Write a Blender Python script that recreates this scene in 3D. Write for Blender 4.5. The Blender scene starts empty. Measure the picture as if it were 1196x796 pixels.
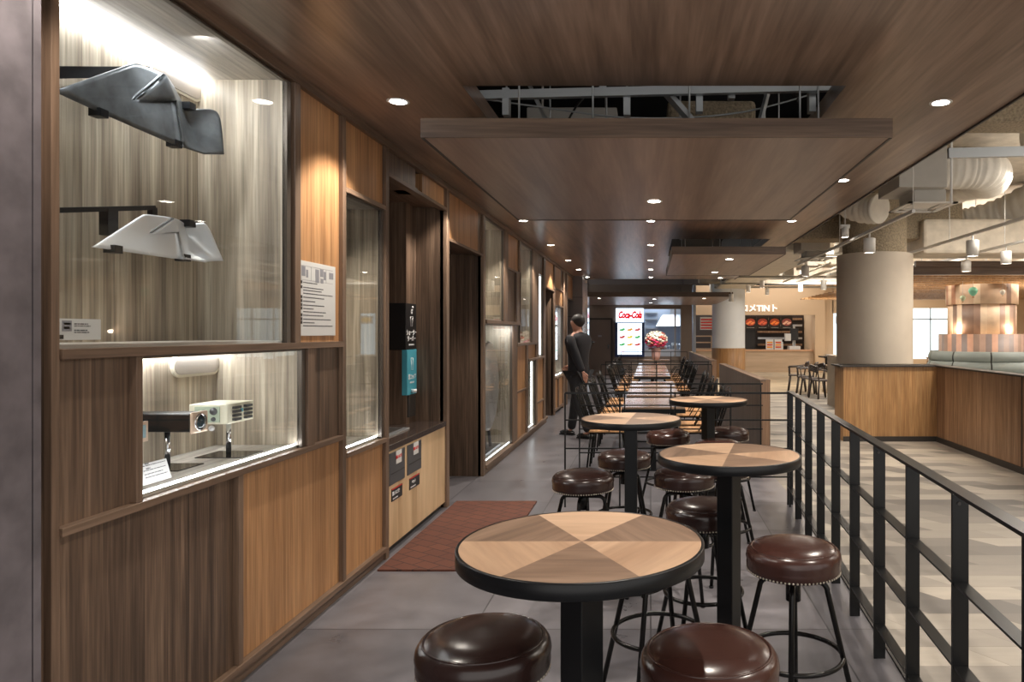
import bpy, bmesh, math, random
from mathutils import Vector, Matrix
random.seed(7)
S = bpy.context.scene
COL = S.collection
PI = math.pi
# ---------------------------------------------------------------- camera
W_PX, H_PX, FPX = 1196.0, 796.0, 830.0
VX, VY, EYE = 760.0, 388.5, 1.5
cam_d = bpy.data.cameras.new('camera'); cam = bpy.data.objects.new('camera', cam_d); COL.objects.link(cam)
cam_d.sensor_width = 36.0; cam_d.lens = 36.0 * FPX / W_PX
cam.location = (0, 0, EYE); cam.rotation_euler = (PI/2, 0, 0)
cam_d.shift_x = -(VX - W_PX/2) / W_PX
cam_d.shift_y = (VY - H_PX/2) / W_PX
cam_d.clip_end = 200
S.camera = cam
# ---------------------------------------------------------------- light and exposure
S.view_settings.view_transform = 'Standard'; S.view_settings.look = 'None'
S.view_settings.gamma = 1.0; S.view_settings.use_curve_mapping = False
S.view_settings.exposure = 0.5
S.cycles.use_denoising = True
S.cycles.max_bounces = 7; S.cycles.diffuse_bounces = 4; S.cycles.glossy_bounces = 3
S.cycles.transparent_max_bounces = 8
S.cycles.sample_clamp_indirect = 4.0
S.cycles.caustics_reflective = False; S.cycles.caustics_refractive = False
WORLD_STRENGTH = 1.15
SPOT_W = 78.0          # corridor downlights
CAN_W = 60.0           # hall can spotlights
HALL_W = 120.0         # added hall fill lights
LED = 24.0             # display case strips
w = bpy.data.worlds.new('world'); S.world = w; w.use_nodes = True
w.node_tree.nodes['Background'].inputs[0].default_value = (1.0, 0.96, 0.92, 1)
w.node_tree.nodes['Background'].inputs[1].default_value = WORLD_STRENGTH

def area(name, loc, sx, sy, watts, color=(1, .9, .78), rot=(0, 0, 0), parent=None):
    d = bpy.data.lights.new(name, 'AREA'); d.shape = 'RECTANGLE'; d.size = sx; d.size_y = sy
    d.energy = watts; d.color = color
    o = bpy.data.objects.new(name, d); COL.objects.link(o); o.location = loc; o.rotation_euler = rot
    if parent: o.parent = parent
    return o
# added area lights overhead, standing in for the hall's other lamps
for i, (x, y, f) in enumerate([(5.0, 4.5, .35), (5.2, 9.0, .8), (9.5, 8.0, 1), (4.2, 14.6, 1), (8.8, 13.6, 1.2), (4.6, 20.4, .8), (8.5, 23.5, 1), (12.5, 12.0, 1)]):
    area('hall_fill', (x, y, 3.45), 1.6, 1.2, HALL_W*f, (1, .92, .82))
for x, y in ((6.2, 7.5), (10.5, 7.5), (6.5, 14.0), (5.0, 20.5), (10.5, 20.0)):          # added upward fill, brightening the sprayed soffit like floor bounce
    area('hall_bounce_fill', (x, y, 2.7), 2.4, 2.4, 48, (1, .95, .89), (PI, 0, 0))
for k, (y, e) in enumerate(((2.9, 4.5), (2.35, 3))): area('case_fill', (-1.86, y, 2.70), .5, .06, e, (.95, .97, 1), (0, -.6, PI/2))  # added lights without a fitting, brightening the fins in the tall case
area('kitchen_lamp', (0.4, 26.3, 3.1), 1.4, .8, 24, (.8, .9, 1))
area('shop_fill', (4.0, 28.4, 3.1), 4.0, .5, 45, (1, .94, .86))  # added light brightening the shop interior
area('shop_front_fill', (3.9, 25.9, 3.5), 4.5, .4, 34, (1, .94, .87), (.55, 0, 0))  # added light brightening the wall above the food counter
# ---------------------------------------------------------------- photo geometry -> metres
def PY(u, v, Y): return Vector(((u-VX)/FPX*Y, Y, EYE-(v-VY)/FPX*Y))
def PX(u, v, X):
    Y = X*FPX/(u-VX); return Vector((X, Y, EYE-(v-VY)/FPX*Y))
def PZ(u, v, z):
    Y = (EYE-z)*FPX/(v-VY); return Vector(((u-VX)/FPX*Y, Y, z))
# ---------------------------------------------------------------- mesh helpers
class MB:
    def __init__(s): s.v = []; s.f = []; s.m = []; s.sm = []; s.uv = {}
    def add(s, vs, fs, mi=0, smooth=False):
        b = len(s.v); s.v += [tuple(p) for p in vs]
        for f in fs: s.f.append(tuple(b+i for i in f)); s.m.append(mi); s.sm.append(smooth)
        return s
    def box(s, x0, x1, y0, y1, z0, z1, mi=0):
        if x0 > x1: x0, x1 = x1, x0
        if y0 > y1: y0, y1 = y1, y0
        if z0 > z1: z0, z1 = z1, z0
        vs = [(x0,y0,z0),(x1,y0,z0),(x1,y1,z0),(x0,y1,z0),(x0,y0,z1),(x1,y0,z1),(x1,y1,z1),(x0,y1,z1)]
        return s.add(vs, [(0,3,2,1),(4,5,6,7),(0,1,5,4),(1,2,6,5),(2,3,7,6),(3,0,4,7)], mi)
    def bar(s, a, b, wx, wy, mi=0, up=(0,0,1)):
        a = Vector(a); b = Vector(b); d = (b-a).normalized(); u = Vector(up)
        if abs(d.dot(u)) > .98: u = Vector((1,0,0))
        r = d.cross(u).normalized(); u = r.cross(d).normalized()
        vs = []
        for p in (a, b):
            for sx, sy in ((-1,-1),(1,-1),(1,1),(-1,1)): vs.append(p + r*sx*wx/2 + u*sy*wy/2)
        return s.add(vs, [(3,2,1,0),(4,5,6,7),(0,1,5,4),(1,2,6,5),(2,3,7,6),(3,0,4,7)], mi)
    def tube(s, pts, r, n=10, closed=False, mi=0, radii=None):
        pts = [Vector(p) for p in pts]; N = len(pts)
        tang = []
        for i in range(N):
            if closed: t = pts[(i+1) % N]-pts[i-1]
            else: t = pts[min(i+1, N-1)]-pts[max(i-1, 0)]
            tang.append(t.normalized())
        up = Vector((0,0,1)) if abs(tang[0].z) < .9 else Vector((1,0,0))
        nrm = tang[0].cross(up).normalized(); vs = []
        for i in range(N):
            if i: 
                nrm = (nrm - tang[i]*nrm.dot(tang[i]))
                nrm = nrm.normalized() if nrm.length > 1e-6 else tang[i].orthogonal().normalized()
            bn = tang[i].cross(nrm); rr = radii[i] if radii else r
            for k in range(n):
                a = 2*PI*k/n; vs.append(pts[i]+nrm*math.cos(a)*rr+bn*math.sin(a)*rr)
        fs = []
        for i in range(N if closed else N-1):
            j = (i+1) % N
            for k in range(n):
                k2 = (k+1) % n; fs.append((i*n+k, i*n+k2, j*n+k2, j*n+k))
        s.add(vs, fs, mi, True)
        if not closed:
            b = len(s.v)-len(vs)
            s.f.append(tuple(b+k for k in range(n-1,-1,-1))); s.m.append(mi); s.sm.append(False)
            s.f.append(tuple(b+(N-1)*n+k for k in range(n))); s.m.append(mi); s.sm.append(False)
        return s
    def lathe(s, prof, c=(0,0,0), n=48, mi=0, a0=0, a1=2*PI, smooth=True):
        c = Vector(c); full = abs(a1-a0-2*PI) < 1e-6; cols = n if full else n+1; vs = []
        for i in range(cols):
            a = a0+(a1-a0)*i/n
            for r, z in prof: vs.append((c.x+r*math.cos(a), c.y+r*math.sin(a), c.z+z))
        P = len(prof); fs = []
        for i in range(n):
            j = (i+1) % cols
            for k in range(P-1):
                if prof[k][0] < 1e-6: fs.append((i*P+k, j*P+k+1, i*P+k+1))
                elif prof[k+1][0] < 1e-6: fs.append((i*P+k, j*P+k, i*P+k+1))
                else: fs.append((i*P+k, j*P+k, j*P+k+1, i*P+k+1))
        return s.add(vs, fs, mi, smooth)
    def cyl(s, c, r, h, n=32, mi=0):
        c = Vector(c); vs = []
        for z in (0, h):
            for k in range(n):
                a = 2*PI*k/n; vs.append((c.x+r*math.cos(a), c.y+r*math.sin(a), c.z+z))
        s.add(vs, [(k, (k+1) % n, n+(k+1) % n, n+k) for k in range(n)], mi, True)
        b = len(s.v)-2*n
        s.f.append(tuple(b+k for k in range(n-1,-1,-1))); s.f.append(tuple(b+n+k for k in range(n)))
        s.m += [mi, mi]; s.sm += [False, False]
        return s
    def sphere(s, c, r, n=12, m=8, mi=0, sc=(1,1,1)):
        c = Vector(c); vs = [(c.x, c.y, c.z-r*sc[2])]
        for i in range(1, m):
            t = PI*i/m
            for k in range(n):
                a = 2*PI*k/n
                vs.append((c.x+r*sc[0]*math.sin(t)*math.cos(a), c.y+r*sc[1]*math.sin(t)*math.sin(a), c.z-r*sc[2]*math.cos(t)))
        vs.append((c.x, c.y, c.z+r*sc[2])); fs = []
        for k in range(n):
            k2 = (k+1) % n
            fs.append((0, 1+k2, 1+k)); fs.append((len(vs)-1, 1+(m-2)*n+k, 1+(m-2)*n+k2))
            for i in range(m-2): fs.append((1+i*n+k, 1+i*n+k2, 1+(i+1)*n+k2, 1+(i+1)*n+k))
        return s.add(vs, fs, mi, True)
    def build(s, name, mats, parent=None, bevel=0, world=False):
        me = bpy.data.meshes.new(name); me.from_pydata(s.v, [], s.f); me.update()
        if not isinstance(mats, (list, tuple)): mats = [mats]
        for m in mats: me.materials.append(m)
        for i, p in enumerate(me.polygons): p.material_index = s.m[i]; p.use_smooth = s.sm[i]
        o = bpy.data.objects.new(name, me); COL.objects.link(o)
        if parent:
            o.parent = parent
            if world:
                r = parent; off = Vector((0,0,0))
                while r: off += r.location; r = r.parent
                o.location = -off
        if bevel:
            b = o.modifiers.new('bevel', 'BEVEL'); b.width = bevel; b.segments = 2; b.limit_method = 'ANGLE'
        return o
def thing(name, label, cat, loc=(0,0,0), rz=0, group=None):
    o = bpy.data.objects.new(name, None); COL.objects.link(o); o.empty_display_size = .1
    o.location = loc; o.rotation_euler = (0,0,rz); o['label'] = label; o['category'] = cat
    if group: o['group'] = group
    return o
def tag(o, label, cat, group=None, kind=None):
    o['label'] = label; o['category'] = cat
    if group: o['group'] = group
    if kind: o['kind'] = kind
    return o
def struct(o, label=None):
    o['kind'] = 'structure'
    if label: o['label'] = label
    return o
def kids(o): return [c for c in bpy.data.objects if c.parent == o]
def dup(root, loc, rz, label, group=None):
    def cp(o, par):
        c = o.copy(); COL.objects.link(c); c.parent = par
        for k in kids(o): cp(k, c)
        return c
    r = cp(root, None); r.location = loc; r.rotation_euler = (0,0,rz); r['label'] = label
    if group: r['group'] = group
    return r
def text_mesh(name, body, size, mat, parent, loc, rot, extrude=.001, align='CENTER', shear=0, world=True, bold=0):
    c = bpy.data.curves.new(name, 'FONT'); c.body = body; c.size = size; c.extrude = extrude
    c.align_x = align; c.align_y = 'CENTER'; c.shear = shear; c.offset = bold; c.resolution_u = 3
    t = bpy.data.objects.new(name+'_curve', c); COL.objects.link(t)
    bpy.context.view_layer.update()
    me = bpy.data.meshes.new_from_object(t.evaluated_get(bpy.context.evaluated_depsgraph_get()))
    bpy.data.objects.remove(t); bpy.data.curves.remove(c)
    me.name = name; me.materials.clear(); me.materials.append(mat)
    o = bpy.data.objects.new(name, me); COL.objects.link(o)
    loc = Vector(loc)
    if parent:
        o.parent = parent
        if world:
            r = parent
            while r: loc = loc - r.location; r = r.parent
    o.location = loc; o.rotation_euler = rot
    return o
# ---------------------------------------------------------------- materials
def nt(name):
    m = bpy.data.materials.new(name); m.use_nodes = True
    t = m.node_tree; return m, t, t.nodes, t.links, t.nodes['Principled BSDF']
def plain(name, col, rough=.5, metal=0.0, emit=None, estr=0, coat=0, var=0.0, vscale=8, bump=0):
    m, t, N, L, b = nt(name)
    b.inputs['Base Color'].default_value = (*col, 1); b.inputs['Roughness'].default_value = rough
    b.inputs['Metallic'].default_value = metal; b.inputs['Coat Weight'].default_value = coat
    if emit: b.inputs['Emission Color'].default_value = (*emit, 1); b.inputs['Emission Strength'].default_value = estr
    if var or bump:
        tc = N.new('ShaderNodeTexCoord'); no = N.new('ShaderNodeTexNoise'); no.inputs['Scale'].default_value = vscale
        no.inputs['Detail'].default_value = 6
        L.new(tc.outputs['Object'], no.inputs['Vector'])
        if var:
            mr = N.new('ShaderNodeMapRange'); mr.inputs[1].default_value = .3; mr.inputs[2].default_value = .7
            mr.inputs[3].default_value = 1-var; mr.inputs[4].default_value = 1+var
            mx = N.new('ShaderNodeVectorMath'); mx.operation = 'SCALE'; mx.inputs[0].default_value = col
            L.new(no.outputs['Fac'], mr.inputs[0]); L.new(mr.outputs[0], mx.inputs['Scale']); L.new(mx.outputs[0], b.inputs['Base Color'])
        if bump:
            bp = N.new('ShaderNodeBump'); bp.inputs['Strength'].default_value = bump; bp.inputs['Distance'].default_value = .02
            L.new(no.outputs['Fac'], bp.inputs['Height']); L.new(bp.outputs[0], b.inputs['Normal'])
    return m
def wood(name, cols, axis='z', perp=26, along=1.1, rough=.45, coords='Object', strip=0.0, strip_w=.12, spec=.4, fine=.24, distort=.6, coat=0):
    """sliced veneer: streaks run along axis; strips of veneer differ slightly in tone"""
    m, t, N, L, b = nt(name)
    tc = N.new('ShaderNodeTexCoord'); mp = N.new('ShaderNodeMapping')
    sc = {'x': (along, perp, perp), 'y': (perp, along, perp), 'z': (perp, perp, along)}[axis]
    mp.inputs['Scale'].default_value = sc; L.new(tc.outputs[coords], mp.inputs['Vector'])
    sep = N.new('ShaderNodeSeparateXYZ'); L.new(tc.outputs[coords], sep.inputs[0])
    a, c2 = {'x': ('Y', 'Z'), 'y': ('X', 'Z'), 'z': ('X', 'Y')}[axis]
    sm = N.new('ShaderNodeMath'); sm.operation = 'ADD'; L.new(sep.outputs[a], sm.inputs[0]); L.new(sep.outputs[c2], sm.inputs[1])
    dv = N.new('ShaderNodeMath'); dv.operation = 'DIVIDE'; L.new(sm.outputs[0], dv.inputs[0]); dv.inputs[1].default_value = strip_w
    fl = N.new('ShaderNodeMath'); fl.operation = 'FLOOR'; L.new(dv.outputs[0], fl.inputs[0])
    wn = N.new('ShaderNodeTexWhiteNoise'); wn.noise_dimensions = '1D'; L.new(fl.outputs[0], wn.inputs['W'])
    off = N.new('ShaderNodeVectorMath'); off.operation = 'SCALE'; L.new(wn.outputs['Color'], off.inputs[0]); off.inputs['Scale'].default_value = 30 if strip else 0
    ad = N.new('ShaderNodeVectorMath'); ad.operation = 'ADD'; L.new(mp.outputs[0], ad.inputs[0]); L.new(off.outputs[0], ad.inputs[1])
    n1 = N.new('ShaderNodeTexNoise'); n1.inputs['Scale'].default_value = .42; n1.inputs['Detail'].default_value = 4; n1.inputs['Distortion'].default_value = distort
    n2 = N.new('ShaderNodeTexNoise'); n2.inputs['Scale'].default_value = 3.1; n2.inputs['Detail'].default_value = 3
    L.new(ad.outputs[0], n1.inputs['Vector']); L.new(ad.outputs[0], n2.inputs['Vector'])
    r = N.new('ShaderNodeValToRGB'); e = r.color_ramp.elements
    e[0].position = .3; e[0].color = (*cols[0], 1); e[1].position = .72; e[1].color = (*cols[2], 1)
    k = e.new(.5); k.color = (*cols[1], 1)
    L.new(n1.outputs['Fac'], r.inputs[0])
    mr = N.new('ShaderNodeMapRange'); mr.inputs[1].default_value = .3; mr.inputs[2].default_value = .7
    mr.inputs[3].default_value = 1-fine; mr.inputs[4].default_value = 1+fine; L.new(n2.outputs['Fac'], mr.inputs[0])
    ms = N.new('ShaderNodeMapRange'); ms.inputs[3].default_value = 1-strip; ms.inputs[4].default_value = 1+strip; L.new(wn.outputs['Value'], ms.inputs[0])
    mu = N.new('ShaderNodeMath'); mu.operation = 'MULTIPLY'; L.new(mr.outputs[0], mu.inputs[0]); L.new(ms.outputs[0], mu.inputs[1])
    vs = N.new('ShaderNodeVectorMath'); vs.operation = 'SCALE'; L.new(r.outputs[0], vs.inputs[0]); L.new(mu.outputs[0], vs.inputs['Scale'])
    L.new(vs.outputs[0], b.inputs['Base Color'])
    b.inputs['Roughness'].default_value = rough; b.inputs['Specular IOR Level'].default_value = spec; b.inputs['Coat Weight'].default_value = coat
    return m
def dim(m, s):
    m.node_tree.nodes['Principled BSDF'].inputs['Specular IOR Level'].default_value = s
def srgb(r, g, b): return tuple(((c/255+.055)/1.055)**2.4 if c > 10 else c/255/12.92 for c in (r, g, b))
WALNUT = [srgb(78,62,50), srgb(104,84,68), srgb(128,106,86)]
M = {}
M['walnut'] = wood('walnut_veneer', [srgb(60,48,39), srgb(95,76,62), srgb(127,105,87)], 'z', perp=34, strip=.08, fine=.34)
M['walnut_trim_v'] = wood('walnut_trim_upright', [srgb(92,74,61), srgb(112,91,75), srgb(130,108,90)], 'z')
M['walnut_trim_h'] = wood('walnut_trim_level', [srgb(92,74,61), srgb(112,91,75), srgb(130,108,90)], 'y')
M['walnut_x'] = wood('walnut_fascia', [srgb(78,62,52), srgb(98,80,66), srgb(114,94,78)], 'x')
M['orange'] = wood('golden_oak_veneer', [srgb(148,108,72), srgb(172,128,88), srgb(192,148,104)], 'z', perp=34, strip=.05, strip_w=.03)
M['case'] = wood('greyed_walnut_veneer', [srgb(112,101,88), srgb(160,148,130), srgb(192,181,162)], 'z', perp=26, along=.8, strip=.1, strip_w=.11, fine=.3)
M['case_h'] = wood('greyed_walnut_veneer_level', [srgb(158,152,144), srgb(184,178,168), srgb(204,198,188)], 'y', perp=18)
M['ceil'] = wood('ceiling_veneer', [srgb(108,90,77), srgb(134,112,97), srgb(156,132,115)], 'y', perp=15, along=.8, rough=.29, strip=.035, strip_w=.9, fine=.2, distort=1.2)
M['ceil_panel'] = wood('ceiling_board_veneer', [srgb(118,100,90), srgb(136,117,105), srgb(150,130,117)], 'y', perp=15, along=.8, rough=.36, strip=.02, strip_w=.9, fine=.1, distort=1.2)
M['raw'] = wood('raw_pine_board', [srgb(178,148,112), srgb(204,174,136), srgb(216,188,150)], 'z', perp=9, along=1.2, strip=.02, strip_w=.4, fine=.06)
M['top_light'] = wood('table_light_oak', [srgb(166,134,108), srgb(190,158,130), srgb(204,172,144)], 'x', perp=16, along=1.6, coords='UV', rough=.42, fine=.1)
M['top_dark'] = wood('table_dark_walnut', [srgb(96,78,66), srgb(130,106,88), srgb(158,132,112)], 'x', perp=18, along=1.6, coords='UV', rough=.42, fine=.14, distort=1.4)
M['seatwood'] = wood('chair_seat_oak', [srgb(176,128,84), srgb(202,152,104), srgb(214,166,118)], 'y', perp=14)
M['dine'] = wood('dining_top', [srgb(130,106,90), srgb(160,134,114), srgb(176,150,128)], 'x', perp=14, rough=.16)
M['hallwood'] = wood('hall_wood_cladding', [srgb(146,108,70), srgb(166,126,84), srgb(184,146,102)], 'z', perp=24, strip=.07, strip_w=.07)
M['hallwood2'] = wood('hall_wood_cladding_grey', [srgb(122,92,68), srgb(144,112,86), srgb(160,128,102)], 'z', perp=24, strip=.07, strip_w=.07)
M['screen'] = wood('screen_dark_veneer', [srgb(72,62,56), srgb(92,80,72), srgb(108,95,86)], 'z', perp=24, strip=.1, strip_w=.05)
M['counter'] = wood('counter_pale_wood', [srgb(178,154,128), srgb(196,172,146), srgb(206,182,156)], 'x', perp=8, along=.6, fine=.06)
M['kick'] = plain('dark_kick', (.03,.025,.022), .5)
M['black'] = plain('black_powdercoat', (.006,.0065,.0075), .36)
M['blackmetal'] = plain('black_lacquered_tube', (.008,.0075,.007), .25, .3)
M['railmetal'] = plain('rail_steel_black', (.009,.009,.0092), .32, .2)
M['leather'] = plain('brown_leather', srgb(44,29,26), .24, var=.16, vscale=5, bump=.06)
M['leather2'] = plain('oxblood_leather', srgb(58,35,30), .24, var=.14, vscale=5, bump=.06)
M['nail'] = plain('antique_nickel_nail', (.5,.45,.38), .3, 1)
M['chrome'] = plain('polished_steel', (.6,.6,.62), .12, 1)
M['led'] = plain('led_strip', (1,1,1), .5, emit=(.95,.97,1), estr=LED)
M['led_soft'] = plain('led_strip_soft', (1,1,1), .5, emit=(.9,.96,1), estr=5)
M['led_warm'] = plain('downlight_diffuser', (1,1,1), .5, emit=(1,.93,.84), estr=22)
M['white'] = plain('white_paint', (.7,.68,.64), .5)
M['conc'] = plain('dark_concrete_panel', srgb(104,98,102), .6, var=.3, vscale=9)
M['plaster'] = plain('beige_plaster', srgb(188,176,160), .8, var=.05, vscale=3)
M['colwhite'] = plain('white_column_plaster', srgb(222,228,234), .7, var=.03, vscale=3)
M['spray'] = plain('sprayed_soffit', srgb(206,196,180), .9, var=.16, vscale=5, bump=.8)
M['spraydark'] = plain('rough_fireproofing', srgb(150,136,114), .95, var=.3, vscale=40, bump=1.0)
M['duct'] = plain('duct_wrap_beige', srgb(216,210,198), .75, var=.08, vscale=6, bump=.5)
M['ductbox'] = plain('duct_box_grey', srgb(180,176,168), .6, var=.04)
M['channel'] = plain('galvanised_channel', srgb(170,174,176), .4, .5)
M['darkmetalsheet'] = plain('dark_bare_sheet_metal', srgb(96,100,102), .38, .35, var=.35, vscale=14)
M['silversheet'] = plain('bright_silver_sheet_metal', srgb(232,236,238), .3, .25, var=.05)
M['placard'] = plain('placard_white', srgb(208,208,206), .5)
M['ink'] = plain('print_grey', srgb(80,80,84), .6)
M['inklight'] = plain('print_light_grey', srgb(140,140,146), .6)
M['signblack'] = plain('sign_black', (.012,.012,.013), .35)
M['signwhite'] = plain('sign_white', (.8,.8,.8), .5)
M['cyan'] = plain('sign_cyan', srgb(80,170,190), .4)
M['plate'] = plain('flap_grey', srgb(84,84,86), .35, .3)
M['worktop'] = plain('dark_gloss_worktop', srgb(66,56,52), .14)
M['red'] = plain('red_ink', srgb(200,44,40), .5)
M['suit'] = plain('navy_suit_cloth', srgb(20,20,27), .8)
M['trouser'] = plain('black_trouser_cloth', srgb(22,22,26), .8)
M['skin'] = plain('skin', srgb(176,128,108), .5)
M['hair'] = plain('dark_hair', srgb(34,28,26), .6)
M['shoe'] = plain('black_shoe_leather', (.01,.01,.01), .25)
M['teal'] = plain('grey_green_upholstery', srgb(128,136,132), .6, var=.04)
M['wallbrown'] = plain('brown_grey_wall', srgb(126,112,102), .6, var=.03)
M['door'] = plain('brown_grey_door', srgb(112,98,90), .5)
M['beige'] = plain('beige_shop_wall', srgb(206,178,146), .7)
M['darkshop'] = plain('dark_shop_wall', srgb(52,44,42), .5)
M['steel'] = plain('kitchen_steel', (.55,.58,.62), .3, .8)
M['kitchenwall'] = plain('kitchen_white_wall', (.55,.62,.74), .5)
M['tilewall'] = plain('grey_tile_wall', srgb(112,106,104), .3)

for k in ('black','blackmetal','railmetal'): dim(M[k], .3)

def glass_mat():
    m, t, N, L, b = nt('clear_glass')
    N.remove(b); out = N['Material Output']
    tr = N.new('ShaderNodeBsdfTransparent'); gl = N.new('ShaderNodeBsdfGlossy'); gl.inputs['Roughness'].default_value = .02
    gl.inputs['Color'].default_value = (.9,.9,.9,1); tr.inputs['Color'].default_value = (.97,.98,.98,1)
    lw_ = N.new('ShaderNodeLayerWeight'); pw_ = N.new('ShaderNodeMath'); pw_.operation = 'POWER'; pw_.inputs[1].default_value = 4.0
    L.new(lw_.outputs['Facing'], pw_.inputs[0])
    fr = N.new('ShaderNodeMath'); fr.operation = 'MULTIPLY_ADD'; fr.inputs[1].default_value = .4; fr.inputs[2].default_value = .008; L.new(pw_.outputs[0], fr.inputs[0])
    mx = N.new('ShaderNodeMixShader'); L.new(fr.outputs[0], mx.inputs[0]); L.new(tr.outputs[0], mx.inputs[1]); L.new(gl.outputs[0], mx.inputs[2])
    L.new(mx.outputs[0], out.inputs[0]); return m
M['glass'] = glass_mat()

def floor_mat(name, tilex, tiley, c1, c2, cm, mortar, rough, nvar, shear=0.0, offset=.5, rot=0, nscale=2.5, bias=0, streak=None):
    m, t, N, L, b = nt(name)
    tc = N.new('ShaderNodeTexCoord'); sep = N.new('ShaderNodeSeparateXYZ'); L.new(tc.outputs['Object'], sep.inputs[0])
    mul = N.new('ShaderNodeMath'); mul.operation = 'MULTIPLY'; mul.inputs[1].default_value = shear; L.new(sep.outputs['Y'], mul.inputs[0])
    ad = N.new('ShaderNodeMath'); L.new(sep.outputs['X'], ad.inputs[0]); L.new(mul.outputs[0], ad.inputs[1])
    cb = N.new('ShaderNodeCombineXYZ'); L.new(ad.outputs[0], cb.inputs[0]); L.new(sep.outputs['Y'], cb.inputs[1])
    mp = N.new('ShaderNodeMapping'); mp.inputs['Rotation'].default_value = (0,0,rot); L.new(cb.outputs[0], mp.inputs['Vector'])
    br = N.new('ShaderNodeTexBrick'); br.offset = offset; br.inputs['Scale'].default_value = 1
    br.inputs['Brick Width'].default_value = tilex; br.inputs['Row Height'].default_value = tiley
    br.inputs['Mortar Size'].default_value = mortar; br.inputs['Mortar Smooth'].default_value = .1; br.inputs['Bias'].default_value = bias
    br.inputs['Color1'].default_value = (*c1,1); br.inputs['Color2'].default_value = (*c2,1); br.inputs['Mortar'].default_value = (*cm,1)
    L.new(mp.outputs[0], br.inputs['Vector'])
    no = N.new('ShaderNodeTexNoise'); no.inputs['Scale'].default_value = nscale; no.inputs['Detail'].default_value = 5; no.inputs['Roughness'].default_value = .6
    ms = N.new('ShaderNodeMapping'); ms.inputs['Scale'].default_value = streak or (1,1,1)
    L.new(tc.outputs['Object'], ms.inputs['Vector']); L.new(ms.outputs[0], no.inputs['Vector'])
    mr = N.new('ShaderNodeMapRange'); mr.inputs[1].default_value = 0; mr.inputs[2].default_value = 1; mr.inputs[3].default_value = 1-nvar*1.7; mr.inputs[4].default_value = 1+nvar*1.7
    L.new(no.outputs['Fac'], mr.inputs[0])
    vs = N.new('ShaderNodeVectorMath'); vs.operation = 'SCALE'; L.new(br.outputs['Color'], vs.inputs[0]); L.new(mr.outputs[0], vs.inputs['Scale'])
    L.new(vs.outputs[0], b.inputs['Base Color'])
    r2 = N.new('ShaderNodeMapRange'); r2.inputs[1].default_value = 0; r2.inputs[2].default_value = 1; r2.inputs[3].default_value = rough-.1; r2.inputs[4].default_value = rough+.14
    L.new(no.outputs['Fac'], r2.inputs[0]); L.new(r2.outputs[0], b.inputs['Roughness'])
    return m
M['floor'] = floor_mat('grey_stone_vinyl', .9, .9, srgb(92,90,94), srgb(114,111,115), srgb(60,59,61), .004, .3, .28, offset=0, nscale=5)
M['hallfloor'] = floor_mat('beige_grey_plank', .62, .2, srgb(106,101,96), srgb(172,163,150), srgb(114,107,98), .0015, .5, .14, shear=.75, nscale=3, streak=(1,5,1))
M['hallfloor2'] = floor_mat('honey_plank', .6, .2, srgb(160,146,124), srgb(196,178,150), srgb(160,146,124), .0015, .4, .06, shear=.6)
M['mat'] = floor_mat('rust_mat', .16, .1, srgb(88,50,38), srgb(98,57,42), srgb(60,36,29), .005, .85, .1, rot=.6, nscale=60)
# ================================================================ STRUCTURE
def rline(Y): return .873+.0555*Y            # the railing's line over the floor
b = MB()
b.add([(-3,-1,0),(rline(-1)+.055,-1,0),(rline(6.6)+.055,6.6,0),(1.285,7.4,0),(1.285,25.0,0),(-3,25.0,0)], [(0,1,2,3,4,5)])
b.add([(-3,-1,-.1),(rline(-1)+.055,-1,-.1),(rline(6.6)+.055,6.6,-.1),(1.285,7.4,-.1),(1.285,25.0,-.1),(-3,25.0,-.1)], [(5,4,3,2,1,0)])
struct(b.build('floor', M['floor']))
b = MB()
b.add([(rline(-1)+.055,-1,0),(14,-1,0),(14,17.5,0),(1.285,17.5,0),(1.285,7.4,0),(rline(6.6)+.055,6.6,0)], [(0,1,2,3,4,5)])
b.add([(rline(-1)+.055,-1,-.1),(14,-1,-.1),(14,17.5,-.1),(1.285,17.5,-.1),(1.285,7.4,-.1),(rline(6.6)+.055,6.6,-.1)], [(5,4,3,2,1,0)])
struct(b.build('floor', M['hallfloor']))
b = MB().box(1.285,14,17.5,32,-.1,0); struct(b.build('floor', M['hallfloor2']))
# dark edging strip between the two floors
b = MB(); b.bar((rline(-1)+.065,-1,.004),(rline(6.6)+.065,6.6,.004),.02,.012); struct(b.build('trim_1', M['kick']))

# wooden ceiling over the corridor, with two openings
CZ = 2.785; CX0, CX1 = -1.80, 2.0
O1 = (-.98, 1.016, 3.70, 5.95); O2 = (.29, 1.64, 9.74, 11.9)
b = MB(); T = .10
def slab(x0,x1,y0,y1): b.box(x0,x1,y0,y1,CZ,CZ+T)
slab(CX0,CX1,-1,O1[2]); slab(CX0,O1[0],O1[2],O1[3]); slab(O1[1],CX1,O1[2],O1[3]); slab(CX0,CX1,O1[3],O2[2])
slab(CX0,O2[0],O2[2],O2[3]); slab(O2[1],CX1,O2[2],O2[3]); slab(CX0,CX1,O2[3],17.0)
struct(b.build('ceiling', M['ceil']))
b = MB(); b.box(CX1,CX1+.012,-1,17.0,CZ-.012,CZ+.11); struct(b.build('trim_2', M['kick']))
# slab above everything
struct(MB().box(2.0,14,-1,32,3.95,4.1).build('ceiling', M['spray']))
struct(MB().box(-3.2,2.0,-1,32,3.95,4.1).build('ceiling', plain('plenum_painted_shade', (.03,.03,.032), .9)))  # corridor half of the slab coloured dark to read as unlit void
struct(MB().box(1.9,1.97,7.0,19.1,2.89,3.95).build('wall_light_block', M['kick']))  # added dark wall keeping hall light out of the space above the corridor
# lowered ceiling at the corridor's end
b = MB(); b.box(-2.1,2.22,19.2,25.0,2.473,2.60)
c3 = struct(b.build('ceiling', M['ceil_panel']))
struct(MB().box(-2.1,2.22,19.16,19.2,2.473,2.60).build('trim_3', M['walnut_x']))

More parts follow.
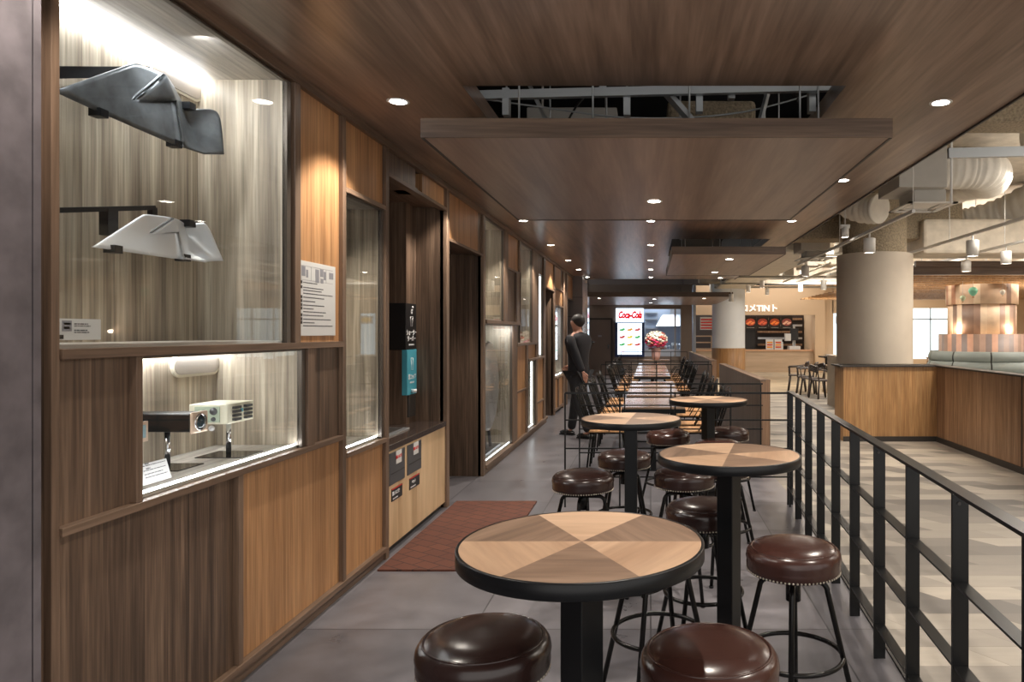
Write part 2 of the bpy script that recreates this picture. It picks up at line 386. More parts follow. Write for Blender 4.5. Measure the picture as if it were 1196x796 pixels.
# ---------------------------------------------------------------- left wall with its panels
FX, PXX = -1.75, -1.775        # faces of the trims and of the panels
wl = MB()
wl.box(-2.75,-2.65,1.0,17.0,0,3.2)                                   # rough wall behind everything
wl.box(-2.65,-1.80,-1.0,2.07,0,3.2)                                  # solid mass nearest the camera
wl.box(-2.65,-1.79,2.07,17.0,2.80,3.2)
wall = struct(wl.build('wall_left', M['kick']), 'panelled wall with display cases along the corridor')
def fy(u): return 1452.5/(760-u)
def panel(y0,y1,z0,z1,kind='walnut', lab=None):
    o = MB().box(-1.84,PXX,y0,y1,z0,z1).build('wall_panel', M[kind], wall)
    if kind == 'orange': o['label'] = 'golden oak panel'
    return o
def trim(y0,y1,z0,z1,v=True,x=FX,depth=.06):
    return MB().box(x-depth,x,y0,y1,z0,z1).build('trim_strip', M['walnut_trim_v' if v else 'walnut_trim_h'], wall, bevel=.002)
# concrete pillar face nearest the camera
pil = struct(MB().box(-2.65,-1.70,-1.0,1.952,0,CZ).build('wall_concrete', M['conc']), 'dark concrete pillar face nearest the camera')
MB().box(-2.65,-1.70,1.957,1.982,0,CZ).build('edge_strip', M['conc'], pil)
MB().box(-2.2,-1.772,1.952,2.075,0,CZ).build('shadow_gap', M['walnut'], pil)
# uprights
trim(2.075,2.105,0,2.736); trim(2.42,2.45,.92,1.42); trim(3.50,3.557,1.45,2.736); trim(3.63,3.705,.92,1.42)
trim(4.043,4.087,.085,2.736); trim(3.02,3.056,.085,.895); trim(4.70,4.755,0,2.736)
trim(6.10,6.18,0,2.736); trim(7.44,7.53,0,2.736)
trim(2.075,16.1,2.736,CZ,False,x=-1.745)
trim(2.105,4.043,1.42,1.452,False,x=-1.742)
trim(2.105,4.043,.893,.92,False,x=-1.742)
trim(2.105,4.70,.055,.085,False,x=-1.742)
MB().box(-1.84,-1.765,2.105,4.70,0,.055).build('kick_board', M['walnut_trim_h'], wall)
trim(4.087,4.70,2.31,2.34,False); trim(4.087,4.70,.78,.808,False,x=-1.742)
trim(4.755,6.10,2.548,2.575,False); trim(6.18,7.44,2.30,2.325,False)
panel(2.105,2.42,.92,1.42); panel(2.105,3.02,.085,.895); panel(3.056,4.043,.085,.895,'orange')
panel(3.705,4.043,.92,1.42); panel(3.557,4.043,1.452,2.736,'orange')
panel(4.087,4.70,2.34,2.736,'orange'); panel(4.087,4.70,.085,.78,'orange')
panel(4.755,5.36,2.575,2.736); panel(5.52,6.10,2.575,2.736,'orange')
MB().box(-1.95,-1.84,5.36,5.52,2.575,2.736).build('vent_slot', M['kick'], wall)
panel(6.18,7.30,2.325,2.736,'orange'); panel(7.30,7.44,2.325,2.736)
# alcove 1 (water point): cheeks, back, soffit, column
MB().box(-2.65,PXX,4.70,4.74,0,2.575).build('alcove_cheek', M['walnut'], wall)
MB().box(-2.65,FX-.03,6.10,6.18,0,2.575).build('alcove_cheek', M['walnut'], wall)
MB().box(-2.45,-2.40,4.74,6.10,0,2.575).build('alcove_back', M['walnut'], wall)
MB().box(-2.45,-1.81,4.74,6.10,2.575,2.62).build('alcove_soffit', M['walnut_trim_h'], wall)
MB().box(-2.40,-2.016,5.86,6.10,.745,2.575).build('alcove_column', M['walnut'], wall)
# alcove 2 (doorway)
MB().box(-2.65,FX-.03,7.44,7.53,0,2.8).build('alcove_cheek', M['walnut'], wall)
MB().box(-2.65,-2.60,6.18,7.44,0,2.4).build('alcove_back', M['walnut'], wall)
MB().box(-2.60,-1.81,6.18,7.44,2.325,2.37).build('alcove_soffit', M['walnut_trim_h'], wall)
# section beyond the doorway
trim(8.52,8.74,1.64,2.736); trim(7.53,9.52,1.60,1.64,False,x=-1.735); panel(8.74,9.50,2.31,2.736,'orange'); trim(8.74,9.50,2.285,2.31,False)
panel(8.74,9.28,1.64,2.285); trim(9.28,9.56,1.64,2.285); trim(9.50,9.60,1.64,2.736); trim(9.04,9.34,.09,1.60)
trim(7.53,12.0,.06,.095,False,x=-1.735); MB().box(-1.84,-1.76,7.53,12.0,0,.06).build('kick_board', M['walnut_trim_h'], wall)
panel(9.34,10.05,.095,.70,'orange'); panel(9.34,10.05,.73,1.33,'orange'); trim(9.34,10.05,.70,.73,False); trim(9.34,10.95,1.325,1.36,False,x=-1.735)
trim(10.05,10.16,.095,1.33); panel(10.16,10.95,1.13,1.33,'orange'); trim(10.16,11.75,1.09,1.125,False,x=-1.735)
trim(10.56,10.9,1.36,2.736); trim(10.85,11.0,.095,1.10); panel(11.0,11.70,.095,.40,'orange'); panel(11.0,11.70,.43,1.09,'orange'); trim(11.0,11.7,.40,.43,False)
trim(10.9,11.12,1.125,2.736); panel(11.12,11.66,2.45,2.736); trim(11.66,11.85,.095,2.736)
# doorway 3
MB().box(-2.65,FX-.03,11.70,11.84,0,2.8).build('alcove_cheek', M['walnut'], wall)
MB().box(-2.65,FX-.03,12.93,13.03,0,2.8).build('alcove_cheek', M['walnut'], wall)
MB().box(-2.65,-2.60,11.8,12.97,0,2.4).build('alcove_back', M['walnut'], wall)
MB().box(-2.60,-1.81,11.84,12.93,2.28,2.32).build('alcove_soffit', M['walnut_trim_h'], wall)
panel(11.85,12.93,2.28,2.736,'orange'); trim(11.85,12.93,2.25,2.28,False); trim(12.93,13.05,0,2.736)
panel(13.05,14.0,2.34,2.736,'orange'); trim(13.05,14.24,2.31,2.34,False); panel(13.05,14.24,2.03,2.31,'orange'); trim(13.05,14.24,2.0,2.03,False)
panel(14.0,14.24,2.34,2.736); trim(14.24,14.5,0,2.736); panel(14.5,14.8,0,2.736); trim(14.8,14.97,0,2.736)
trim(13.05,14.24,.64,.68,False,x=-1.735); panel(13.05,13.5,.095,.64,'orange'); trim(13.5,13.6,.095,.64); panel(13.6,14.24,.095,.64,'orange'); trim(13.05,14.24,.05,.095,False)
panel(14.97,16.1,2.25,2.736,'orange'); trim(14.97,16.1,2.22,2.25,False)
MB().box(-2.65,-1.80,14.9,14.97,0,2.8).build('alcove_cheek', M['walnut'], wall)
MB().box(-2.60,-1.81,14.97,16.1,2.25,2.3).build('alcove_soffit', M['walnut_trim_h'], wall)
# tiled pier closing the wall, with a steel corner
pier = struct(MB().box(-2.65,-1.545,16.1,16.7,0,3.2).build('wall_tiled', M['tilewall']))
for z in (.62,1.24,1.86,2.3): MB().box(-2.6,-1.543,16.094,16.1,z,z+.01).build('joint', M['kick'], pier)
MB().box(-1.545,-1.43,16.1,16.5,0,2.7).build('corner_guard', M['chrome'], pier)
# hall end walls
bw = MB()
BY = 25.0
bw.box(-3,-.25,BY,BY+.15,0,3.2); bw.box(-.25,1.06,BY,BY+.15,0,.67); bw.box(-.25,1.06,BY,BY+.15,2.34,3.2); bw.box(1.06,1.46,BY-.1,BY+.4,0,3.2)
back = struct(bw.build('wall_back', M['wallbrown']))
struct(MB().box(-3.2,-3.1,16.7,25,0,3.2).build('wall_left', M['wallbrown']))
struct(MB().box(-3.2,-2.75,-1.1,16.7,0,3.95).build('wall_left', M['spraydark']))
dr = struct(MB().box(-2.20,-1.40,BY-.03,BY,0,1.96).build('door_1', M['door']))
dfm = MB(); dfm.box(-2.26,-2.20,BY-.05,BY,0,2.02); dfm.box(-1.40,-1.34,BY-.05,BY,0,2.02); dfm.box(-2.20,-1.40,BY-.05,BY,1.96,2.02)
dfm.build('door_frame', M['kick'], dr)
MB().box(-1.85,-1.72,BY-.04,BY-.03,1.36,1.42).build('door_plate', M['inklight'], dr)
MB().box(-1.50,-1.46,BY-.09,BY-.03,.95,1.1).build('door_handle', M['chrome'], dr)
# hall far wall and its other sides
hw = MB()
hw.box(6.25,6.62,27.0,29.9,0,3.4)                                      # pier between the shops
hw.box(6.62,7.02,27.3,27.5,0,3.4)
hw.box(6.98,7.6,27.3,27.5,2.25,3.4); hw.box(6.98,7.6,27.3,27.5,0,.5)
hw.box(7.6,9.4,27.3,27.5,0,3.4)
hw.box(1.46,6.25,27.0,27.2,2.18,3.3); hw.box(11.9,14.0,25.5,25.7,0,3.4); hw.box(9.4,11.9,26.0,26.1,2.4,3.4); hw.box(9.4,11.9,26.0,26.1,0,.55)
for q in range(len(hw.v)//8):
    s_ = MB(); s_.add(hw.v[q*8:q*8+8], [(0,3,2,1),(4,5,6,7),(0,1,5,4),(1,2,6,5),(2,3,7,6),(3,0,4,7)]); struct(s_.build('wall_hall', M['beige']))
struct(MB().box(1.46,9.4,31.5,31.6,0,3.95).build('wall_shop', M['darkshop']))
struct(MB().box(13.9,14.0,-1,32,0,3.95).build('wall_right', M['beige']))
struct(MB().box(-3.2,14,31.9,32,0,3.95).build('wall_far', M['darkshop']))
# big lit windows at the hall's end
gw = struct(MB().box(9.4,11.9,26.02,26.05,.55,2.4).build('window_1', plain('pale_window_light', (.8,.9,.95), .3, emit=(.72,.9,.95), estr=1.1)))
fr = MB()
for x in (9.4,10.2,11.0,11.86): fr.box(x,x+.04,25.95,26.02,.55,2.4)
fr.box(9.4,11.9,25.95,26.02,1.98,2.02); fr.build('window_frame', M['steel'], gw)
# low wood clad walls round the first column
lw = MB(); lw.box(2.667,3.956,9.83,10.3,.0,1.03)
low = struct(lw.build('wall_low', M['hallwood']), 'low wood clad wall in front of the round column')
MB().box(2.62,4.0,9.80,10.33,1.03,1.05).build('top_cap', M['kick'], low)
MB().box(2.66,3.956,9.815,9.83,0,.07).build('skirting', M['kick'], low)
lw = MB(); lw.box(3.956,4.10,5.2,10.3,0,1.03)
low2 = struct(lw.build('wall_low', M['hallwood2']))
MB().box(3.93,4.12,5.2,10.33,1.03,1.05).build('top_cap', M['kick'], low2)
MB().box(3.94,3.956,5.2,9.83,0,.07).build('skirting', M['kick'], low2)
MB().box(3.952,3.956,7.56,7.585,.07,1.03).build('panel_joint', M['kick'], low2)

# entrance mat
tag(MB().box(-1.72,-1.01,4.47,6.30,.001,.012).build('doormat', M['mat']), 'rust brown brick-patterned mat on the floor before the water counter', 'mat')

# ================================================================ CASES IN THE LEFT WALL
def case(label, y0,y1,z0,z1,depth=.42, leds=(), bottom='case_h', glass=True, lm='led'):
    t = thing('display_case', label, 'display case', (FX, (y0+y1)/2, z0))
    xb = PXX-depth
    MB().box(xb-.03,xb,y0-.04,y1+.04,z0-.02,z1+.02).build('back_panel', M['case'], t, world=True)
    MB().box(xb,PXX-.012,y0-.03,y0,z0,z1).build('side_panel', M['case'], t, world=True)
    MB().box(xb,PXX-.012,y1,y1+.03,z0,z1).build('side_panel', M['case'], t, world=True)
    MB().box(xb,PXX-.012,y0,y1,z1,z1+.01).build('top_panel', M['case_h'], t, world=True)
    MB().box(xb,PXX-.012,y0,y1,z0-.01,z0+.012).build('shelf_panel', M[bottom], t, world=True)
    if glass: MB().box(PXX-.008,PXX-.002,y0,y1,z0,z1).build('glass_pane', M['glass'], t, world=True)
    f = MB(); e = .012
    f.box(PXX-.012,PXX+.012,y1,y1+.035,z0,z1); f.box(PXX-.012,PXX+.01,y0-.006,y0,z0,z1); f.box(PXX-.012,PXX+.01,y0,y1,z1-.008,z1)
    f.build('glazing_frame', plain_once('bronze_glazing_frame', srgb(96,88,80), .35, .5), t, world=True)
    for k in leds:
        l = MB()
        if k == 'back_top': l.box(xb+.012,xb+.045,y0+.01,y1-.01,z1-.022,z1-.006)
        if k == 'front_bottom': l.box(PXX-.027,PXX-.017,y0+.01,y1-.01,z0+.012,z0+.018)
        if k == 'front_top': l.box(PXX-.04,PXX-.022,y0+.01,y1-.01,z1-.02,z1-.006)
        if k == 'far_side': l.box(PXX-.05,PXX-.03,y1-.012,y1-.004,z0+.02,z1-.02)
        l.build('led_strip', M[lm], t, world=True)
    return t
_once = {}
def plain_once(n, *a, **k):
    if n not in _once: _once[n] = plain(n, *a, **k)
    return _once[n]
c1 = case('tall lit display case holding two sheet metal fins, nearest the camera', 2.107,3.445,1.452,2.726, leds=('back_top',))
c2 = case('low lit display case with small devices on stems', 2.452,3.59,.922,1.418, leds=('front_bottom','back_top'))
c4 = case('narrow upright display case right of the notice board', 4.092,4.655,.81,2.308, leds=('front_bottom',))
c5 = case('upper glazed case beyond the doorway, above the steel disc', 7.545,8.50,1.645,2.73, leds=('back_top',), lm='led_soft')
c6 = case('floor level case holding the large round steel disc', 7.545,9.03,.10,1.595, leds=('front_bottom','back_top'), lm='led_soft')
area('disc_case_fill', (-1.84, 8.9, 1.55), .3, .05, 1.2, (.95,.97,1), (.5, 0, 0))  # added light without a fitting, brightening the steel disc
c7 = case('tall slim case between wood panels, second past the doorway', 9.62,10.54,1.365,2.73, leds=('back_top',), lm='led_soft')
c8 = case('small low lit case at the foot of the far wall', 10.18,10.83,.10,1.085, lm='led_soft', leds=('front_bottom','far_side'))
c9 = case('thinnest case, with a blue-white light strip', 11.14,11.64,1.13,2.44, lm='led_soft', leds=('far_side',))
c10 = case('case holding the menu screen at the wall end', 13.07,14.22,.685,1.998, leds=('front_bottom',))

def oval_vent(Yc, zc, label):
    t = thing('oval_vent', label, 'vent', (PXX-.42, Yc, zc))
    def pill(L, H, x0, x1):
        pts = []; 
        for i in range(13): a = -PI/2+PI*i/12; pts.append(((L-H)/2+H/2*math.cos(a), H/2*math.sin(a)))
        for i in range(13): a = PI/2+PI*i/12; pts.append((-(L-H)/2+H/2*math.cos(a), H/2*math.sin(a)))
        n = len(pts); vs = [(x0, y, z) for y, z in pts]+[(x1, y, z) for y, z in pts]
        m = MB(); m.add(vs, [(i,(i+1)%n,n+(i+1)%n,n+i) for i in range(n)]); m.add(vs, [tuple(range(n)), tuple(range(2*n-1,n-1,-1))]); return m
    pill(.36,.115,0,.012).build('rim', plain_once('cream_rim', srgb(206,198,180), .4), t)
    pill(.335,.09,.012,.016).build('mesh_plate', plain_once('vent_mesh_plate', srgb(150,142,134), .3, .4), t)
    return t
Pa = PX(206.5,93.5,-2.19); oval_vent(Pa.y, Pa.z, 'oval cream vent at the top of the tall display case')
Pa = PX(229,417,-2.19); oval_vent(Pa.y, 1.42-.07, 'oval cream vent at the top of the low display case')

# ---- the two sheet metal fins
def fin(name, label, pts, X, mat, arm):
    """pts: dict name->(u,v,dx) on the photo, put into metres about the plane X"""
    base = PX(*pts['B'][:2], X)
    t = thing(name, label, 'metal fin', tuple(base))
    V = {k: PX(p[0], p[1], X)+Vector((0,0,0)) for k, p in pts.items()}
    for k, p in pts.items():
        d = (V[k]-Vector((0,0,EYE))); s = p[2]/X; V[k] = V[k]+Vector((p[2], -p[2]*0, 0))*1.0
    names = list(V); idx = {k: i for i, k in enumerate(names)}
    F = ['A K P B','B P C','C P2 P','C D P2','K J P2 P','D E Q P2','P2 Q J','E F G Q','Q G H R','Q R I J']
    m = MB(); m.add([V[k]-base for k in names], [tuple(idx[q] for q in f.split()) for f in F])
    o = m.build('sheet', mat, t)
    bm = bmesh.new(); bm.from_mesh(o.data); cl = bm.edges.layers.float.get('crease_edge') or bm.edges.layers.float.new('crease_edge')
    sharp = [('P','C'),('C','P2'),('P','P2'),('B','P'),('E','Q'),('F','Q')]
    for e in bm.edges:
        a_, b_ = names[e.verts[0].index], names[e.verts[1].index]
        if e.is_boundary: e[cl] = .9
        elif (a_,b_) in sharp or (b_,a_) in sharp: e[cl] = .7
    bm.to_mesh(o.data); bm.free()
    s0 = o.modifiers.new('sub', 'SUBSURF'); s0.levels = 3; s0.render_levels = 3
    s = o.modifiers.new('thick', 'SOLIDIFY'); s.thickness = .008; s.offset = -1
    for p in o.data.polygons: p.use_smooth = True
    for u, v in arm['clips']:
        q = PX(u, v, X+.012)-base; MB().box(q.x-.03,q.x+.012,q.y-.02,q.y+.02,q.z-.014,q.z+.014).build('clip', M['black'], t)
    return t, base
def S2(d, fx, fy_): return d
pts1 = dict(A=(64,106,0),K=(118,134,.02),J=(207,172,.02),I=(232,180,.02),R=(240,180.5,.03),H=(247.5,180.5,.05),G=(245,129,.05),F=(236,127,.03),E=(222,127,-.03),D=(203,104,.0),C=(176,86,.05),B=(153,73,.02),P=(150,117,.01),P2=(198,117,.02),Q=(233,158,-.05))
f1, fb = fin('metal_fin', 'dark grey sculpted sheet metal fin, upper one in the display case', pts1, -1.97, M['darkmetalsheet'], dict(clips=[(118,132),(206,168),(222,124)]))
pts2 = dict(A=(109,288,0),K=(138,293,.02),J=(207,303,.02),I=(233,306,.02),R=(239,305,.03),H=(246.4,304,.05),G=(229.5,259,.05),F=(226,260,.03),E=(221,262,-.03),D=(213,260,.0),C=(187,254,.05),B=(163.4,250,.02),P=(171,272,.01),P2=(201,270,.02),Q=(232,284,-.05))
f2, fb = fin('metal_fin', 'bright silver sculpted sheet metal fin, lower one in the display case', pts2, -1.95, M['silversheet'], dict(clips=[(135,291),(216,301),(222,261)]))
def arm(label, u0,v0,u1,v1, th, posts):
    a = PX(u0,v0,-2.02); c = PX(u1,v1,-2.02)
    t = thing('wall_bracket', label, 'bracket', tuple(a))
    MB().bar((0,0,0), c-a, .03, th).build('arm', M['black'], t)
    for (u,va,vb,wd) in posts:
        p = PX(u,va,-2.02)-a; q = PX(u,vb,-2.02)-a
        MB().bar(p, q, wd, wd*.7).build('upright', M['black'], t)
    MB().box(-.18,-.165,-.03,.05,-.06,.06).build('wall_plate', M['black'], t)
    MB().bar((-.17,.0,0),(0,.0,0),.03,.03).build('wall_arm', M['black'], t)
arm('black bracket holding the dark upper metal fin', 62,84.5,172,84,.04, [(172,80,95,.05),(225,118,128,.03)] if False else [(172,80,95,.05)])
arm('black bracket holding the silver lower metal fin', 62,245.5,178,242.5,.018, [(127,245,275,.05),(178,242,252,.03)])

# ---- small devices on stems
def stand(label, u, vtop, ybase, h_dev):
    pass
def stem_stand(t, x, y, z0, z1, plate):
    MB().box(plate[0],plate[1],plate[2],plate[3],z0,z0+.004).build('foot_plate', plain_once('smoked_plate', (.03,.03,.03), .08), t, world=True)
    MB().cyl((x,y,z0+.004),.011,z1-z0-.004,16).build('stem', M['chrome'], t, world=True)
SZ = .934
t = thing('display_device', 'black boxy camera unit with a round lens, on a stem stand', 'device', (-2.0,2.98,SZ))
MB().box(-2.19,-1.905,2.94,3.035,1.088,1.166).build('body', M['black'], t, bevel=.006, world=True)
MB().box(-1.905,-1.893,2.935,3.04,1.082,1.17).build('face_plate', plain_once('copper_beige_plate', srgb(214,190,168), .35, .3), t, bevel=.005, world=True)
o = MB().lathe([(.0,.014),(.02,.012),(.03,.0)], n=24).build('lens', plain_once('lens_glass', (.01,.03,.04), .05), t)
o.location = (.107, 0.007, .192); o.rotation_euler = (0, PI/2, 0)
o = MB().lathe([(.03,0),(.034,.008),(.037,0)], n=24).build('lens_ring', M['chrome'], t); o.location = (.107, 0.007, .192); o.rotation_euler = (0, PI/2, 0)
MB().sphere((-1.888,3.055,1.09),.012).build('knob', M['placard'], t, world=True)
stem_stand(t, -2.03,2.985,SZ,1.088, (-2.14,-1.93,2.90,3.07))
t = thing('display_device', 'cream instrument box with connector panel, on a stem stand', 'device', (-1.99,3.3,SZ))
cream = plain_once('cream_enamel', srgb(222,218,196), .4)
MB().box(-2.08,-1.905,3.2,3.41,1.088,1.178).build('body', cream, t, bevel=.004, world=True)
g = plain_once('grey_green_panel', srgb(176,188,168), .4)
MB().box(-2.05,-1.94,3.194,3.2,1.098,1.168).build('front_panel', g, t, world=True)
for (x,z,r) in ((-2.01,1.14,.014),(-1.965,1.147,.017),(-1.965,1.112,.01),(-2.03,1.11,.008)):
    o = MB().lathe([(0,.008),(r*.8,.008),(r,0)], n=20).build('dial', M['plate'], t); o.location = Vector((x,3.194,z))-t.location; o.rotation_euler = (PI/2,0,0)
for j in range(2):
    for i in range(4):
        MB().box(-1.905,-1.89,3.235+j*.09,3.285+j*.09,1.10+i*.018,1.111+i*.018).build('connector', M['plate'], t, world=True)
MB().box(-1.905,-1.9,3.297,3.313,1.135,1.15).build('blue_cap', M['cyan'], t, world=True)
stem_stand(t, -1.96,3.30,SZ,1.088, (-2.06,-1.85,3.21,3.39))
t = thing('display_device', 'small device with a glass face, cut off by the case frame', 'device', (-1.95,2.62,SZ))
MB().box(-2.06,-1.895,2.575,2.66,1.10,1.165).build('body', M['black'], t, bevel=.004, world=True)
MB().box(-1.895,-1.885,2.57,2.665,1.095,1.17).build('face_plate', plain_once('copper_beige_plate', None), t, world=True)
MB().box(-1.885,-1.882,2.59,2.65,1.11,1.158).build('glass_face', plain_once('pale_blue_glass', srgb(150,180,190), .1), t, world=True)
stem_stand(t, -1.97,2.62,SZ,1.10, (-2.05,-1.89,2.56,2.72))
# placards
def placard(label, O, yv, zv, wd, ht, lines, block=None, cat='placard'):
    """thin plate: O lower left corner, runs along yv, up zv"""
    O = Vector(O); yv = Vector(yv).normalized(); zv = Vector(zv).normalized(); n = yv.cross(zv).normalized()
    t = thing('placard', label, cat, tuple(O))
    def q(a,b_,c,d,e0,e1,name,mat):
        vs = [yv*x+zv*z+n*e for e in (e0,e1) for (x,z) in ((a,c),(b_,c),(b_,d),(a,d))]
        return MB().add(vs,[(3,2,1,0),(4,5,6,7),(0,1,5,4),(1,2,6,5),(2,3,7,6),(3,0,4,7)]).build(name, mat, t)
    q(0,wd,0,ht,-.004,0,'plate',M['placard'])
    m = MB()
    for (x0,x1,z,th) in lines:
        # a printed line: words as short runs
        x = x0
        while x < x1-.001:
            L = min(random.uniform(.006,.022)*(wd/.3+.4), x1-x)
            vs = [yv*a+zv*c+n*.0006 for a,c in ((x,z),(x+L,z),(x+L,z+th),(x,z+th))]; m.add(vs,[(0,1,2,3)]); x += L+.0022
    if m.v: m.build('printed_text', M['ink'], t)
    for (a,b_,c,d,mt) in (block or []): q(a,b_,c,d,0,.0008,'printed_block',M[mt])
    return t
A = PX(67,396,-1.80); 
pl = placard('small white placard with a grey emblem, on the glass of the tall case', (-1.80,2.158,1.478), (0,1,0), (0,0,1), .168,.066,
   [(.06,.115,.048,.004),(.06,.125,.042,.003),(.06,.115,.028,.004),(.06,.12,.022,.003)],
   [(.014,.051,.027,.06,'inklight'),(.021,.046,.047,.053,'placard'),(.021,.043,.034,.041,'placard'),(.0,.02,.003,.016,'signblack')])
placard('grey tilted placard with printed lines, on the low case shelf', (-1.87,2.54,.936), (.0,1,0), (-.3,0,1), .235,.078,
   [(.10,.225,.068,.003),(.115,.14,.074,.004),(.10,.22,.05,.003),(.115,.14,.056,.004),(.10,.2,.036,.003),(.10,.22,.024,.003),(.02,.085,.044,.007),(.02,.085,.03,.006)],
   [(.0,.035,.004,.02,'signblack')])
placard('tiny white card standing in the narrow upright case', (-1.86,4.12,.83), (0,1,0), (-.2,0,1), .13,.075, [(.02,.1,.05,.005),(.02,.09,.035,.005)])
# notice board on the orange panel
nb = thing('notice_board', 'white printed notice board on the golden wood panel', 'notice board', (-1.775,3.57,1.47))
MB().box(-1.775,-1.768,3.567,3.985,1.485,1.868).build('board', M['placard'], nb, bevel=.001, world=True)
m = MB(); random.seed(3)
def ln(y0,y1,z,th,mm=m):
    y = y0
    while y < y1: L = random.uniform(.008,.03); mm.box(-1.768,-1.7674,y,min(y+L,y1),z,z+th); y += L+.003
zs = [1.755,1.730,1.716,1.700,1.68,1.66,1.64,1.622,1.606,1.588,1.568,1.55,1.534]
ends = [.2,.27,.25,.38,.28,.18,.28,.16,.3,.27,.36,.17,.38]
for z, e in zip(zs, ends): ln(3.615,3.567+e,z,.005)
m.build('printed_text', M['ink'], nb, world=True)
m = MB()
for z in (1.755,1.730,1.68,1.66,1.64,1.622,1.588,1.568,1.55): m.box(-1.768,-1.7672,3.592,3.606,z-.004,z+.011)
m.build('number_mark', M['signblack'], nb, world=True)
m = MB()
for (a,c,z0,z1) in ((.03,.07,1.79,1.84),(.08,.1,1.785,1.825),(.18,.22,1.765,1.835),(.235,.27,1.80,1.84),(.275,.3,1.785,1.83),(.24,.27,1.765,1.79),(.34,.39,1.795,1.83)): m.box(-1.768,-1.7672,3.567+a,3.567+c,z0,z1)
m.build('printed_plan', M['inklight'], nb, world=True)
m = MB()
for z in (1.77,1.842): m.box(-1.768,-1.7674,3.597,3.95,z,z+.0015)
for y in (3.597,3.70,3.80,3.87): m.box(-1.768,-1.7674,y,y+.0015,1.77,1.842)
m.build('plan_line', M['inklight'], nb, world=True)
# steel disc in the floor level case
t = thing('steel_disc', 'large polished steel disc standing in the floor level case', 'disc', (-1.98,8.25,.10))
o = MB().lathe([(0,.05),(.2,.044),(.38,.026),(.49,.0),(.52,-.012),(.50,-.03),(0,-.035)], n=64).build('dish', plain('satin_steel', (.7,.7,.7), .28, .7), t)
o.location = (.10,.05,.78); o.rotation_euler = (0, PI/2, 0)
for y in (-.35,-.12,.12): MB().bar((.07,y+.1,.05),(.04,y+.1,.32),.03,.03).build('support', M['plate'], t)
MB().box(.0,.14,-.55,.45,.0125,.05).build('cradle', M['plate'], t)
t = thing('steel_part', 'silver rounded machine part behind the steel disc', 'machine part', (-2.09,7.9,1.1))
MB().sphere((0,0.35,.30),.14,sc=(.7,1,.9)).build('dome', M['silversheet'], t)
MB().cyl((0,.35,-.98),.02,1.15).build('post', M['plate'], t)
# exhibits in the slim cases
t = thing('machine_part', 'white machine part on a plinth in the tall slim case', 'machine part', (-2.0,10.1,1.375))
MB().box(-.08,.08,-.25,.25,.0,.12).build('plinth', M['placard'], t, bevel=.01)
MB().cyl((0,0,.12),.07,.3).build('barrel', M['silversheet'], t)
MB().cyl((0,0,.42),.03,.15).build('spout', M['chrome'], t)
# digital menu screen in the last case
t = thing('menu_screen', 'upright lit menu screen with red script, in the left wall end case', 'screen', (-1.86,13.6,.69))
MB().box(-1.90,-1.84,13.12,14.05,.95,1.93).build('housing', M['plate'], t, world=True)
def menu(t, y0,y1,z0,z1, x):
    lit = plain_once('lit_menu_white', (.9,.95,1), .4, emit=(.85,.95,1), estr=1.3)
    MB().box(x,x+.01,y0,y1,z0,z1).build('lit_panel', lit, t, world=True)
menu(t,13.16,13.95,.98,1.62,-1.84); menu(t,13.16,13.95,1.66,1.9,-1.84)
redlit = plain_once('lit_red', (.8,.02,.02), .4, emit=(.6,.0,.0), estr=.6)
text_mesh('red_script', 'Coca-Cola', .15, redlit, t, (-1.827,13.55,1.78), (PI/2,0,PI/2), shear=.3, bold=.006)
fc = [plain_once('lit_dish_%d' % i, c, .5, emit=c, estr=.7) for i, c in enumerate([(.1,.4,.12),(.7,.35,.05),(.5,.08,.06),(.75,.6,.08)])]
random.seed(11)
for r in range(3):
    for c in range(3):
        y = 13.3+c*.25; z = 1.48-r*.16
        MB().box(-1.829,-1.827,y-.05,y+.05,z-.02,z+.02).build('dish_picture', fc[(r+c)%4], t, world=True)

# ---- water point
t = thing('counter_cabinet', 'pale wooden waste cabinet under the dark worktop', 'cabinet', (-1.76,5.42,0))
MB().box(-2.39,-1.765,4.76,6.095,.05,.70).build('body', M['raw'], t, bevel=.002, world=True)
MB().box(-2.36,-1.80,4.76,6.095,0,.05).build('plinth', M['kick'], t, world=True)
def flap(u0,u1,z0,z1):
    y0, y1 = fy(u0), fy(u1)
    f = MB().box(-1.765,-1.757,y0,y1,z0,z1).build('flap_door', M['plate'], t, bevel=.006, world=True)
    MB().box(-1.757,-1.754,y0+.02,y1-.02,z0+.075,z0+.08).build('groove', M['kick'], f, world=True)
    w = y1-y0
    MB().box(-1.757,-1.755,y0+w*.40,y0+w*.75,z0+.13,z0+.22).build('sticker', M['placard'], f, world=True)
    text_mesh('sticker_text', '燃えるゴミ', .024, M['red'], f, (-1.754,y0+w*.575,z0+.175), (PI/2,0,PI/2), bold=.0006)
    MB().cyl((0,0,0),.004,.003,12).build('screw', M['chrome'], f).location = Vector((-1.757,y0+w*.55,z1-.02))-t.location
flap(456.5,474.3,.465,.685); flap(477.6,493.4,.465,.685)
def label_tag(u0,u1,z0,z1,txt):
    y0, y1 = fy(u0), fy(u1)
    f = MB().box(-1.765,-1.761,y0,y1,z0,z1).build('label_plate', M['signblack'], t, world=True)
    MB().box(-1.761,-1.7605,y0,y1,z1-.008,z1).build('red_line', M['red'], f, world=True)
    text_mesh('label_text', txt, .03, M['signwhite'], f, (-1.7602,(y0+y1)/2-.02,(z0+z1)/2+.006), (PI/2,0,PI/2))
    MB().box(-1.761,-1.7605,y0+.02,y1-.09,z0+.012,z0+.018).build('small_print', M['signwhite'], f, world=True)
    MB().cyl((0,0,0),.01,.001,16).build('pictogram', M['signwhite'], f).location = Vector((-1.7605,y1-.03,(z0+z1)/2))-t.location
